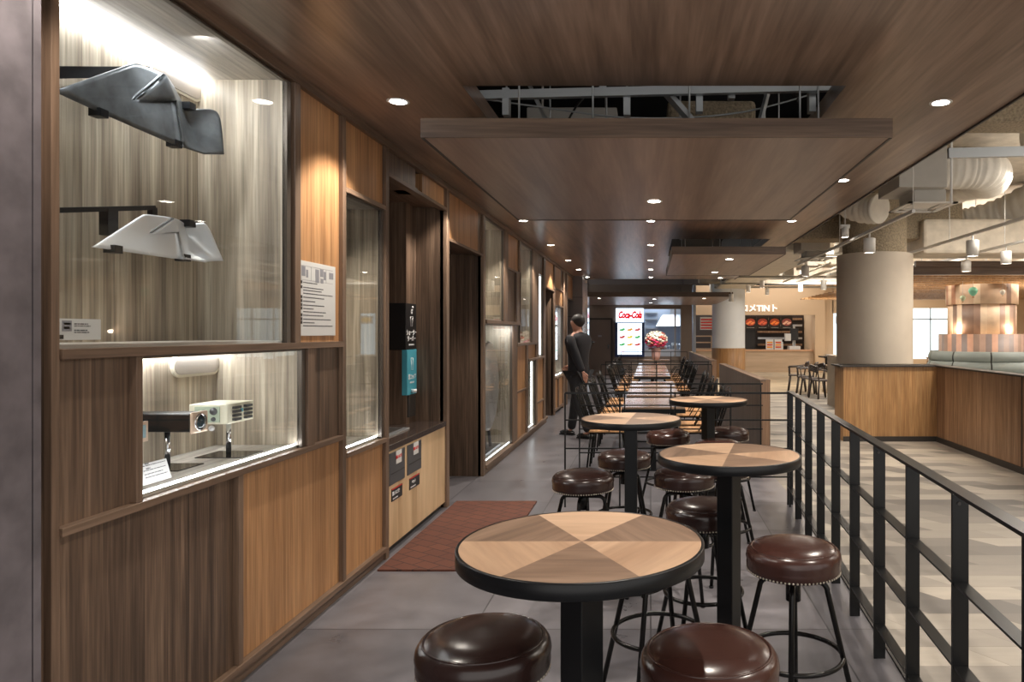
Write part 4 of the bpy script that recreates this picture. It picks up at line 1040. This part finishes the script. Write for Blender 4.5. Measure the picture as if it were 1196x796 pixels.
# the walker: local frame, faces +x, z up, feet on 0; height 1.80
pr = thing('person', 'person in a dark suit walking beside the display wall, arm swung back', 'person', (-1.04,10.25,0), math.radians(150))
def body(kind):
    vs = [Vector((0,0,.94))]; rs = [(.125,.155)] ; es = []
    skin_ = kind == 'body'
    k = {'body': -.014, 'jacket': .018, 'trousers': .016}[kind]
    J = {}
    def g(r): return (r[0]+k, r[1]+k) if isinstance(r, tuple) else r+k
    legs = kind in ('body','trousers'); top = kind in ('body','jacket')
    rs[0] = g((.115,.15))
    if legs:
        for s, foot, knee in ((1,(-.24,.09,.09),(-.06,.10,.50)), (-1,(.20,-.09,.075),(.14,-.10,.50))):
            pts = [((0,s*.09,.86), g((.09,.09))), (((knee[0])*.5,s*.095,.68), g(.078)), (knee, g(.056)), (((knee[0]+foot[0])/2-.01,s*.095,.30), g(.054)), (foot, g(.04 if skin_ else .05))]
            e = chain(vs, es, rs, 0, pts)
            if skin_: chain(vs, es, rs, e, [((foot[0]+.08,foot[1],foot[2]-.04), .034), ((foot[0]+.16,foot[1],foot[2]-.055), .022)])
    if top:
        ch_ = chain(vs, es, rs, 0, [((.0,0,1.10), g((.12,.16))), ((.005,0,1.28), g((.13,.195))), ((.0,0,1.42), g((.115,.185)))])
        if skin_: chain(vs, es, rs, ch_, [((.015,0,1.52), .055), ((.03,0,1.565), (.075,.068)), ((.035,0,1.645), (.102,.085)), ((.03,0,1.725), (.08,.07))])
        elif k: chain(vs, es, rs, ch_, [((.005,0,1.475), (.09,.12)), ((.01,0,1.515), (.075,.078))])
        hands = []
        for s, el, wr in ((1,(-.13,.235,1.16),(-.23,.22,.95)), (-1,(.10,-.23,1.17),(.27,-.18,1.03))):
            e = chain(vs, es, rs, ch_, [((-.0,s*.165,1.43), g(.066)), ((-.02,s*.215,1.36), g(.06)), (el, g(.05)), (((el[0]+wr[0])/2,(el[1]+wr[1])/2,(el[2]+wr[2])/2), g(.042)), (wr, g(.03))])
            if skin_:
                w_ = Vector(wr); d = (Vector(wr)-Vector(el)).normalized(); sd = Vector((0,1,0)).cross(d).normalized()
                palm = w_+d*.055; e2 = chain(vs, es, rs, e, [(palm, (.032,.018))])
                for q in range(4):
                    o_ = sd*(q-1.5)*.021; L = (.068,.078,.074,.058)[q]; cu = Vector((0,-s*.4,0))
                    chain(vs, es, rs, e2, [(palm+o_+d*.03, .0095), (palm+o_+d*(.03+L*.5)+cu*.012, .0085), (palm+o_*1.05+d*(.03+L)+cu*.04, .0072)])
                chain(vs, es, rs, e, [(w_+d*.03+sd*.03, .012), (w_+d*.065+sd*.052, .0095), (w_+d*.09+sd*.055, .008)])
    return vs, es, rs
v_, e_, r_ = body('body'); skin_mesh('body', M['skin'], v_, e_, r_, pr)
v_, e_, r_ = body('trousers'); skin_mesh('trousers', M['trouser'], v_, e_, r_, pr)
v_, e_, r_ = body('jacket'); skin_mesh('jacket', M['suit'], v_, e_, r_, pr)
MB().lathe([(.15,.80),(.165,.90),(.15,1.05)], n=32).build('jacket_skirt', M['suit'], pr).scale = (.92,1.12,1)
hr = MB().sphere((.006,0,1.675),.102,24,16,sc=(1.04,.88,.98)).build('hair', M['hair'], pr)
MB().sphere((.06,.0,1.665),.01,8,6)
face = MB(); face.sphere((.128,0,1.64),.016,10,8,sc=(.9,.7,1.3)); face.build('nose', M['skin'], pr)
for s in (-1,1):
    MB().sphere((.105,s*.032,1.665),.011,10,8).build('eye', M['signwhite'], pr)
    MB().sphere((.03,s*.078,1.65),.024,10,8,sc=(.6,.35,1.1)).build('ear', M['skin'], pr)
MB().box(.108,.122,-.022,.022,1.597,1.603).build('mouth', plain('lip', srgb(150,90,84), .5), pr)
for s, f in ((1,(-.24,.09)), (-1,(.20,-.09))):
    m = MB(); m.sphere((f[0]+.07,f[1],.035),.05,20,10,sc=(2.7,.9,.9)); m.box(f[0]-.05,f[0]+.19,f[1]-.038,f[1]+.038,0,.018)
    m.build('shoe', M['shoe'], pr)

# ================================================================ HALL: COLUMNS, FURNITURE, SHOPS
t = thing('round_column', 'large beige plastered round column behind the low wood wall', 'column', (3.42,10.87,0))
MB().lathe([(.56,0),(.56,2.675),(.55,2.685),(.0,2.685)], n=96).build('plaster_shaft', M['plaster'], t)
MB().lathe([(.47,2.685),(.47,3.95)], n=48).build('rough_head', M['spraydark'], t)
t = thing('round_column', 'white round column with a wood base near the food counter', 'column', (2.66,24.3,0))
MB().lathe([(.56,.98),(.56,3.95)], n=64).build('white_shaft', M['colwhite'], t)
MB().lathe([(.57,0),(.57,.98),(.56,.985)], n=64).build('wood_base', M['hallwood'], t)
# striped tower with sofa round it
TC = (6.98,15.0)
stripes = [plain('stripe_%d' % i, srgb(*c), .5, var=.08, vscale=9) for i, c in enumerate([(222,196,168),(136,112,98),(204,176,150),(160,132,116),(232,210,184),(186,140,114),(122,106,100)])]
t = thing('striped_tower', 'round tower clad in vertical wood stripes in three tiers', 'tower', (TC[0],TC[1],0))
random.seed(21)
def tier(r, z0, z1, n, sub, seq):
    m = MB()
    for k in range(n):
        a0 = 2*PI*k/n; a1 = 2*PI*(k+1)/n; mi = random.choice(seq)
        m.lathe([(r-.03,z0),(r,z0),(r,z1),(r-.03,z1)], n=3, mi=mi, a0=a0, a1=a1)
    m.lathe([(0,z1),(r,z1)], n=48, mi=0)
    return m.build('tier', stripes, t)
tier(.84,0,1.475,46,1,(1,3,3,5,6,6)); tier(.665,1.475,2.09,34,1,(0,0,2,2,3,4,1)); tier(.70,2.09,2.495,34,1,(0,2,1,5,2,4))
sd = bpy.data.lights.new('uplight', 'POINT'); sd.energy = 5; sd.color = (1,.8,.6); sd.shadow_soft_size = .04
for a in (-1.09,-2.75):
    so = bpy.data.objects.new('uplight', sd); COL.objects.link(so); so.parent = t; so.location = (math.cos(a)*.76, math.sin(a)*.76, 1.53)
t = thing('round_sofa', 'grey-green padded sofa wrapped round the striped tower', 'sofa', (TC[0],TC[1],0))
def roll(z0, z1, r0, r1, n=9):
    m = MB()
    for k in range(n):
        a0 = 2*PI*k/n+.012+.26; a1 = 2*PI*(k+1)/n-.012+.26
        pr_ = [(r0-.08,z0)]+[(r0+(r1-r0)*q/8+.035*math.sin(PI*q/8), z0+(z1-z0)*q/8) for q in range(9)]+[(r1-.08,z1)]
        m.lathe(pr_, n=10, a0=a0, a1=a1)
    return m
roll(.92,1.12,1.03,1.0).build('backrest_roll', M['teal'], t); roll(.70,.915,1.06,1.03).build('backrest_roll', M['teal'], t)
MB().lathe([(.9,.42),(1.5,.42),(1.54,.40),(1.54,.34),(1.5,.32)], n=64).build('seat', M['teal'], t)
MB().lathe([(1.48,0),(1.48,.32)], n=64).build('base', M['hallwood2'], t)
MB().lathe([(.99,.3),(.99,1.10),(.86,1.11)], n=64).build('seam_lining', M['kick'], t)
# slatted ceiling above the tower
t = thing('slat_ceiling', 'ceiling of pale wood slats around the striped tower', 'slat ceiling', (7,12.2,2.5))
for k in range(20):
    y = 12.3+k*.47; MB().box(4.5,12.5,y,y+.12,2.50,2.53).build('slat', M['hallwood'], t, world=True)
MB().box(4.5,12.5,12.2,12.3,2.50,2.66).build('edge_board', M['walnut_x'], t, world=True)
for x in (4.8,6,8.5,11): MB().box(x,x+.05,12.3,21.35,2.53,2.58).build('bearer', M['hallwood'], t, world=True)
def balloon(u, v, D, s, mat, label):
    p = PY(u, v, D); t = thing('balloon_ornament', label, 'ornament', tuple(p))
    MB().lathe([(0,s),(s*.6,s*.85),(s,s*.35),(s*.98,-.05*s),(s*.7,-.6*s),(s*.3,-1.05*s),(0,-1.05*s)], n=20).build('envelope', mat, t)
    MB().box(-s*.18,s*.18,-s*.18,s*.18,-1.5*s,-1.2*s).build('basket', M['hallwood'], t)
    for a in (-1,1): MB().bar((a*s*.25,0,-1.05*s),(a*s*.15,0,-1.2*s),.004,.004).build('rope', M['placard'], t)
    MB().cyl((0,0,s),.003,max(.02,2.503-p.z-s),6).build('string', M['placard'], t)
balloon(1136.5,340,13.77,.085,plain('mint_paper', srgb(130,206,178), .6),'mint green hot-air balloon ornament in front of the striped tower')
balloon(1124.5,348,13.77,.055,plain('sage_paper', srgb(186,200,170), .6),'small sage green balloon ornament left of the mint one')
balloon(1171,341,13.77,.05,plain('cream_paper', srgb(232,226,214), .6),'small cream balloon ornament right of the mint one')
# far window furniture
def table4(label, x, y, h=.74):
    t = thing('cafe_table', label, 'table', (x,y,0))
    MB().box(-.5,.5,-.35,.35,h-.03,h).build('tabletop', M['counter'], t, bevel=.004)
    for sx in (-1,1):
        for sy in (-1,1): MB().bar((sx*.44,sy*.29,0),(sx*.44,sy*.29,h-.03),.04,.04).build('leg', M['hallwood'], t)
table4('pale cafe table before the bright far window', 8.4,20.0)
table4('second pale cafe table, closer to the bright far window', 9.2,22.2)
def wood_chair(mat, label, loc, rz, sh=.44, bh=.72, arms=True, tall=False):
    t = thing('armchair' if arms else 'high_stool', label, 'chair' if arms else 'stool', loc, rz)
    MB().box(-.21,.21,-.2,.2,sh-.03,sh).build('seat', mat, t, bevel=.008)
    for sx in (-1,1):
        for sy in (-1,1):
            MB().tube([(sx*.17,sy*.17,sh-.02),(sx*.22,sy*.21,0)], .022, 8).build('leg', mat, t)
    if arms:
        for sy in (-1,1):
            MB().tube([(.19,sy*.2,sh-.01),(.2,sy*.235,sh+.2)],.014,8).build('arm_post', mat, t)
            MB().tube(smooth([(.22,sy*.235,sh+.2),(0,sy*.24,sh+.21),(-.19,sy*.19,sh+.24)]), .016, 8).build('arm', mat, t)
            MB().tube([(-.18,sy*.17,sh-.01),(-.24,sy*.18,bh)],.015,8).build('back_post', mat, t)
        m = MB()
        for dz in (0,.035,.07,.105): m.tube(smooth([(-.22,-.2,bh-.05-dz),(-.29,0,bh-dz),(-.22,.2,bh-.05-dz)]), .024, 8)
        m.build('back_rail', mat, t)
    else:
        for z in (.28,): MB().tube([(.19,.19,z),(-.19,.19,z),(-.19,-.19,z),(.19,-.19,z)], .012, 8, closed=True).build('stretcher', mat, t)
    return t
dk = plain('dark_stained_wood', srgb(52,42,38), .4)
for i, (u, rz, lab) in enumerate([(931,2.9,'leftmost of the four dark wooden armchairs in the hall'),(941,2.9,'second from left of the four dark wooden armchairs'),(949,3.4,'third from left of the four dark wooden armchairs'),(960,.3,'rightmost of the four dark wooden armchairs, facing right')]):
    Y = [18.3,17.7,17.0,16.3][i]; x = (u-VX)/FPX*Y
    wood_chair(dk, lab, (x,Y,0), rz, .43, .76)
lt = M['counter']
wood_chair(lt, 'pale wooden high stool at the bar counter', ((974-VX)/FPX*17.8,17.8,0), 0, .70, .7, False)
t = thing('bar_counter', 'small bar counter with a dark top beside the hall pier', 'counter', (5.1,19.0,0))
MB().box(-.55,.02,-.3,.3,.84,.88).build('top', M['black'], t); MB().box(-.2,0,-.28,.28,0,.84).build('body', M['placard'], t)
struct(MB().box((979.5-VX)/FPX*14,(987-VX)/FPX*14,14,14.9,0,1.04).build('wall_partition', M['plaster']))
# food counter and shop
t = thing('food_counter', 'long pale wood food counter under the picture menus', 'counter', (3.9,27.4,0))
MB().box(1.65,6.24,27.25,27.9,0,.80).build('front', M['counter'], t, world=True)
MB().box(1.65,6.24,27.22,27.95,.80,.85).build('worktop', plain('warm_counter_top', srgb(206,160,124), .35), t, world=True)
t = thing('shop_sign', 'white shop sign letters on the beige wall above the food counter', 'sign', (4.4,26.98,2.42))
text_mesh('sign_text', 'ロメTINト', .31, plain('sign_letters_white', (.9,.88,.85), .4, emit=(1,.95,.85), estr=.35), t, (4.12,26.98,2.42), (PI/2,0,0), extrude=.02, bold=.012)
pics = [((150,60,40),(214,120,70)),((130,50,36),(196,90,60)),((140,56,30),(210,110,50)),((120,60,50),(200,150,120))]
ws = ['leftmost','second','third','rightmost']
for k in range(4):
    x0 = 3.68+k*.475
    t = thing('picture_menu', '%s of the four dish pictures above the food counter' % ws[k], 'menu board', (x0,27.9,1.7))
    MB().box(x0,x0+.46,27.86,27.9,1.66,2.15).build('panel', M['kick'], t, world=True)
    a = plain('dish_red_%d' % k, srgb(*pics[k][0]), .5, emit=srgb(*pics[k][0]), estr=.5, var=.3, vscale=20); c = plain('dish_orange_%d' % k, srgb(*pics[k][1]), .5, emit=srgb(*pics[k][1]), estr=.5)
    m = MB(); m.sphere((x0+.23,27.855,1.92),.19,20,10,sc=(1,.04,.75)); m.build('dish', a, t, world=True)
    m = MB()
    for q in range(5): m.sphere((x0+.12+q*.055,27.845,1.86+.04*(q%3)),.045,10,6,sc=(1.4,.1,.7))
    m.build('food', c, t, world=True)
    MB().box(x0+.08,x0+.38,27.85,27.857,1.70,1.715).build('caption', M['placard'], t, world=True)
    MB().bar((x0+.23,27.88,2.15),(x0+.23,27.88,3.95),.02,.02).build('hanger', M['kick'], t, world=True)
ms = struct(MB().box(3.6,6.25,29.0,29.1,0,3.2).build('wall_shop', M['darkshop']))
struct(MB().box(1.46,3.6,29.6,29.7,0,3.2).build('wall_shop', M['darkshop']))
t = thing('striped_shelving', 'shelving of pale strips on the dark shop back wall', 'shelf', (5.3,28.9,1))
for k in range(5): MB().box(4.35,6.15,28.85,29.0,.98+k*.26,1.06+k*.26).build('shelf', M['steel'] if k % 2 else M['hallwood2'], t, world=True)
tag(MB().box(3.62,4.2,28.5,28.98,0,1.65).build('dark_fridge', M['signblack'], bevel=.01), 'tall black cabinet behind the left end of the food counter', 'cabinet')
for k, (u0,u1,v0,v1) in enumerate([(894.5,903.5,396.5,408.2),(904.5,913.5,395.5,408.2)]):
    x0 = (u0-VX)/FPX*27.4; x1 = (u1-VX)/FPX*27.4
    t = thing('counter_card', '%s of the two menu cards standing on the food counter' % ('left' if k == 0 else 'right'), 'card', (x0,27.4,.85))
    MB().box(x0,x1,27.39,27.41,.851,1.25).build('card', M['placard'], t, world=True)
    for q in range(3): MB().box(x0+.04,x1-.04,27.384,27.39,.92+q*.09,.98+q*.09).build('picture', plain_once('amber_print', srgb(226,150,50), .5) if (q+k) % 2 == 0 else plain_once('lit_dish_x', srgb(200,80,50), .5), t, world=True)
t = thing('cash_register', 'white and dark cash register with a raised screen on the counter', 'cash register', (5.55,27.5,.85))
MB().box(-.22,.22,-.15,.2,0,.14).build('base', M['placard'], t, bevel=.01); MB().box(-.05,.05,0,.05,.14,.4).build('neck', M['placard'], t)
MB().box(-.16,.16,-.03,.03,.36,.82).build('screen', M['signblack'], t, bevel=.01); MB().box(-.36,-.14,-.1,.1,.34,.62).build('printer', M['placard'], t, bevel=.01); MB().cyl((0,0,.82),.04,.08,12).build('camera', M['placard'], t)
MB().box(-.02,.02,-.0,.05,.0,.4).build('stem', M['placard'], t)
t = thing('leaflet_holder', 'small leaflet holder left of the cash register', 'holder', (5.0,27.5,.85))
MB().box(-.16,.12,-.05,.05,0,.3).build('holder', M['placard'], t); MB().box(-.13,-.03,-.06,-.05,.03,.26).build('leaflet', M['red'], t); MB().box(0,.09,-.06,-.05,.03,.26).build('leaflet', M['placard'], t)
# shop at the left of the white column
t = thing('open_shelf_unit', 'pale open shelf unit in the shop left of the white column', 'shelf', (2.0,28.2,0))
for z in (.2,.55,.85,1.1,1.35): MB().box(1.75,2.45,28.1,28.5,z,z+.04).build('shelf', M['counter'], t, world=True)
for x in (1.75,2.41): MB().box(x,x+.04,28.1,28.5,0,1.39).build('side', M['counter'], t, world=True)
t = thing('price_board', 'red and white price board above the open shelves', 'menu board', (2.2,28.0,2))
MB().box(1.95,2.65,28.0,28.04,1.62,2.12).build('board', M['placard'], t, world=True)
for q in range(4): MB().box(1.97,2.63,27.995,28.0,1.66+q*.11,1.72+q*.11).build('red_band', M['red'], t, world=True)
MB().bar((2.3,28.02,2.12),(2.3,28.02,3.95),.02,.02).build('hanger', M['kick'], t, world=True)
# shop 2 behind glass
struct(MB().box(7.0,7.6,27.35,27.38,.5,2.25).build('window_2', plain('pale_blue_lit_window', (.6,.75,.85), .3, emit=(.6,.78,.9), estr=.9)))
t = thing('picture_sign', 'yellow food picture in the pale blue shop window', 'sign', (7.3,27.2,1.9))
MB().box(7.1,7.6,27.25,27.28,1.85,2.15).build('panel', M['placard'], t, world=True); MB().sphere((7.35,27.24,2.0),.15,16,8,sc=(1.3,.08,.6)).build('picture', plain('yellow_print', srgb(236,196,50), .5), t, world=True)
MB().bar((7.35,27.265,2.15),(7.35,27.265,3.4),.01,.01).build('hanger', M['kick'], t, world=True)
t = thing('shop_counter', 'dark counter with jars at the pale blue shop window', 'counter', (7.3,27.1,0))
MB().box(6.7,7.6,26.9,27.25,0,.62).build('body', M['plate'], t, world=True); MB().box(6.65,7.65,26.85,27.28,.62,.68).build('worktop', M['placard'], t, world=True)

# ================================================================ HALL CEILING: BEAMS, DUCTS, TRACKS
def beam(label, x0,x1,y0,y1,z0,z1, mat='spray', bev=.05):
    return tag(MB().box(x0,x1,y0,y1,z0,z1).build('ceiling_beam', M[mat], bevel=bev), label, 'beam')
beam('rough fireproofed beam over the large round column', 2.2,5.0,11.35,11.9,3.0,3.95,'spraydark')
beam('rough beam crossing the hall ceiling nearer the camera', 2.1,13.9,6.9,7.35,3.55,3.95,'spraydark')
beam('pale wrapped beam beyond the large round column', 2.1,13.9,16.2,17.0,3.05,3.95,'spray')
beam('pale beam far down the hall ceiling', 1.5,13.9,22.0,22.6,3.05,3.95,'spray')
beam('long pale duct running down the hall beside the wood ceiling', 2.15,3.3,13.0,26.0,2.98,3.4,'duct')
beam('wide wrapped beam low over the right of the hall', 4.3,13.9,11.2,12.0,2.75,3.3,'spray')
beam('dark brown strip above the slats', 4.5,12.5,12.05,12.15,2.62,2.72,'walnut_x',.002)
def diffuser(label, x0,x1,y0,y1,z,bx0,bx1,by0,by1,bz0,bz1):
    t = thing('air_diffuser', label, 'air diffuser', ((x0+x1)/2,(y0+y1)/2,z))
    m = MB()
    w = x1-x0; d = y1-y0
    for (f0, f1, za, zb) in ((0,.10,0,.015),(.16,.24,.012,.027)):
        m.box(x0+w*f0,x1-w*f0,y0+d*f0,y0+d*f1,z+za,z+zb); m.box(x0+w*f0,x1-w*f0,y1-d*f1,y1-d*f0,z+za,z+zb)
        m.box(x0+w*f0,x0+w*f1,y0+d*f0,y1-d*f0,z+za,z+zb); m.box(x1-w*f1,x1-w*f0,y0+d*f0,y1-d*f0,z+za,z+zb)
    m.build('louvre_frame', M['white'], t, world=True)
    MB().box(x0+w*.27,x1-w*.27,y0+d*.27,y1-d*.27,z+.02,z+.03).build('centre_plate', M['white'], t, world=True)
    MB().box(x0+.1,x1-.1,y0+.1,y1-.1,z+.035,bz0+.01).build('neck', M['ductbox'], t, world=True)
    MB().box(bx0,bx1,by0,by1,bz0,bz1).build('plenum_box', M['ductbox'], t, world=True, bevel=.006)
    for xx in (bx0+.03,bx1-.03): MB().cyl((xx,by0+.02,bz1),.006,3.95-bz1,8).build('hanger_rod', M['channel'], t, world=True)
    return t
diffuser('nearest square air diffuser under a grey box, beside the wood ceiling', 2.98,3.55,8.2,8.9,3.0, 2.85,3.40,8.15,8.9,3.17,3.78)
diffuser('square air diffuser beyond the flexible duct, right of column', 4.68,5.23,12.0,12.75,3.0-.0, 4.55,5.15,12.05,12.8,3.17,3.6)
diffuser('square air diffuser far left, above the white column view', 2.62,3.16,12.3,12.95,2.80, 2.6,3.1,12.3,12.95,2.93,3.25)
def flex(label, pts, r, n=6, seg=None):
    P = smooth(pts, 14); N = len(P); rad = [r*(1+.05*math.sin(i*1.9+.6*math.sin(i*.7))) for i in range(N)]
    base = Vector(pts[0]); o = MB().tube([p-base for p in P], r, 28, radii=rad).build('flexible_duct', M['duct']); o.location = base
    return tag(o, label, 'duct')
flex('fat white flexible duct bending from the nearest diffuser box', [(3.40,8.5,3.46),(3.75,8.5,3.47),(4.05,8.6,3.47),(4.38,9.2,3.5),(4.43,9.9,3.6),(4.43,10.9,3.65)], .245)
flex('long curved flexible duct from the farther box, rising right', [(5.15,12.4,3.35),(5.5,12.35,3.36),(6.0,12.0,3.5),(6.4,11.2,3.72),(7.2,10.4,3.75)], .30)
flex('rough angled duct beside the wood ceiling, before the column', [(2.25,10.4,3.7),(2.55,10.2,3.5),(2.9,9.9,3.25),(3.1,9.6,3.18)], .2)
flex('short round duct end under the far left of hall ceiling', [(2.75,12.65,3.2),(2.75,12.65,3.3),(2.6,12.62,3.5),(2.3,12.6,3.7)], .22)
flex('long wrapped duct running across the top of the hall', [(4.2,7.9,3.72),(6,7.9,3.74),(9,7.9,3.74),(13,7.9,3.74)], .2)
flex('long wrapped duct running down the right of the hall', [(7.5,5.5,3.2),(7.4,9,3.2),(7.4,10.3,3.2)], .25)
tag(MB().bar((2.72,6.5,3.14),(7.5,6.5,3.26),.04,.09).build('ceiling_channel', M['channel']), 'long pale steel channel below the flexible duct, at upper right', 'steel channel')
pipe('threaded_rod','vertical white rod beside the nearest diffuser','rod', [(2.75,6.5,2.68),(2.75,6.5,3.95)],.012,M['white'])
pipe('conduit','thin white conduit high at the far right of hall','conduit', [(4.0,5.0,3.55),(8,5.6,3.6)],.015,M['white'])
pipe('conduit','thin slanting stay rod at upper right','conduit', [(3.75,6.9,3.3),(4.1,6.9,2.9)],.008,M['white'])
for k, (y, z) in enumerate([(14.2,3.0),(14.9,3.05),(18.5,2.9),(19.8,2.95),(21.0,2.9),(23.5,2.95)]):
    pipe('conduit', 'thin pale conduit crossing the hall ceiling, %s away from camera' % place[k], 'conduit', [(2.1,y,z+.06),(12.5,y,z+.06)], .03, M['ductbox'])
random.seed(9)
for k in range(9):
    x = 3.45+k*.5; z = 2.84+.05*(k % 3); y0 = random.uniform(12.5,15); y1 = y0+random.uniform(4,7)
    o = pipe('conduit', 'pale pipe running lengthwise under the hall ceiling, %s counting away from the wood ceiling' % (place+['eighth','ninth'])[k], 'conduit', [(x,y0,z),(x+.05,y1,z)], .02+.015*(k % 3), M['duct']); o['group'] = 'lengthwise pipes under the hall ceiling'
    for q in (.4, y1-y0-.4): MB().cyl((0,q,0),.006,3.95-z,8).build('hanger_rod', M['channel'], o)
for k in range(6):
    y = 13.4+k*1.35; x = 3.55+.1*(k%2)
    tag(MB().box(x,x+.24,y,y+.4,3.02+.05*(k%2),3.25).box(x+.11,x+.13,y+.19,y+.21,3.25,3.95).build('ceiling_box', M['ductbox'], bevel=.01), 'pale box unit hanging in the hall ceiling, %s from the camera in its line' % place[k], 'air box')
def track(label, x, y0, y1, z):
    t = thing('lighting_track', label, 'lighting track', (x,y0,z))
    MB().box(-.018,.018,0,y1-y0,0,.035).build('rail', M['white'], t)
    n = int((y1-y0)/2.4)
    for k in range(n+1): MB().cyl((0,(y1-y0)*k/n if 0 < k < n else (.02 if k == 0 else y1-y0-.02),.035),.005,3.95-z-.035,8).build('hanger_rod', M['white'], t)
track('white lighting track nearest the wood ceiling', 2.74,7.4,13.2,2.75)
track('white lighting track passing right of the large column', 4.12,5.0,12.2,2.75)
track('rightmost white lighting track in the hall', 5.15,5.0,13.0,2.75)
def can(label, p, d, h, tilt=(0,0), W=CAN_W):
    t = thing('spotlight', label, 'spotlight', tuple(p))
    MB().lathe([(d/2-.012,.004),(d/2-.008,0),(d/2,0),(d/2,h),(d/2-.006,h+.004),(0,h+.004)], n=32).build('housing', M['white'], t)
    MB().cyl((0,0,.01),d/2-.013,.004,24).build('lens', M['led_warm'], t)
    MB().cyl((0,0,h),.012,.07,10).build('stem', M['white'], t)
    if W:
        s = bpy.data.lights.new('spotlight_lamp', 'SPOT'); s.energy = W; s.color = (1,.87,.70); s.spot_size = 1.5; s.spot_blend = .6; s.shadow_soft_size = .05
        o = bpy.data.objects.new('spotlight_lamp', s); COL.objects.link(o); o.parent = t; o.location = (0,0,-.02)
can('white cylinder spotlight in front of the beige column top', (2.74,8.9,2.50), .145,.18)
can('larger white cylinder spotlight right of the beige column, nearer track', (4.12,9.1,2.48), .15,.20)
can('white cylinder spotlight at the far right, on the third track', (5.15,10.3,2.50), .15,.18)
can('white cylinder spotlight just below the larger one, farther away', (5.15,11.6,2.50), .15,.18)
can('white cylinder spotlight left of the column under a duct', (2.74,12.6,2.50), .14,.18)
p = PY(962,338,17); can('small white spotlight farther down the hall', (p.x,p.y,p.z), .14,.22)
MB().cyl((0,0,.29),.006,3.95-p.z-.29,8).build('drop_rod', M['white'], [o for o in bpy.data.objects if o.get('label') == 'small white spotlight farther down the hall'][0])
p = PY(987,277,9.6); t9 = thing('spotlight', 'white spotlight tucked up beside the wood ceiling edge', 'spotlight', (p.x,p.y,p.z))
MB().lathe([(.045,0),(.05,0),(.05,.14),(0,.145)], n=24).build('housing', M['white'], t9); MB().cyl((0,0,.01),.044,.004,20).build('lens', M['led_warm'], t9)
MB().box(-.06,.06,-.03,.03,.12,.17).build('yoke', M['white'], t9); MB().cyl((0,0,.17),.008,3.95-p.z-.17,8).build('stem', M['white'], t9)
for k, (u, v, D) in enumerate([(854,352,19.0),(874,341,21),(890,336,20),(896,344,23),(935,340,21)]):
    p = PY(u, v, D); can('distant white spotlight near the food counter, %s from the left' % place[k], (p.x,p.y,p.z), .13,.2, W=0)
    MB().cyl((0,0,.27),.006,3.95-p.z-.27,8).build('drop_rod', M['white'], [o for o in bpy.data.objects if str(o.get('label')).startswith('distant white') and place[k]+' from' in o['label']][0])
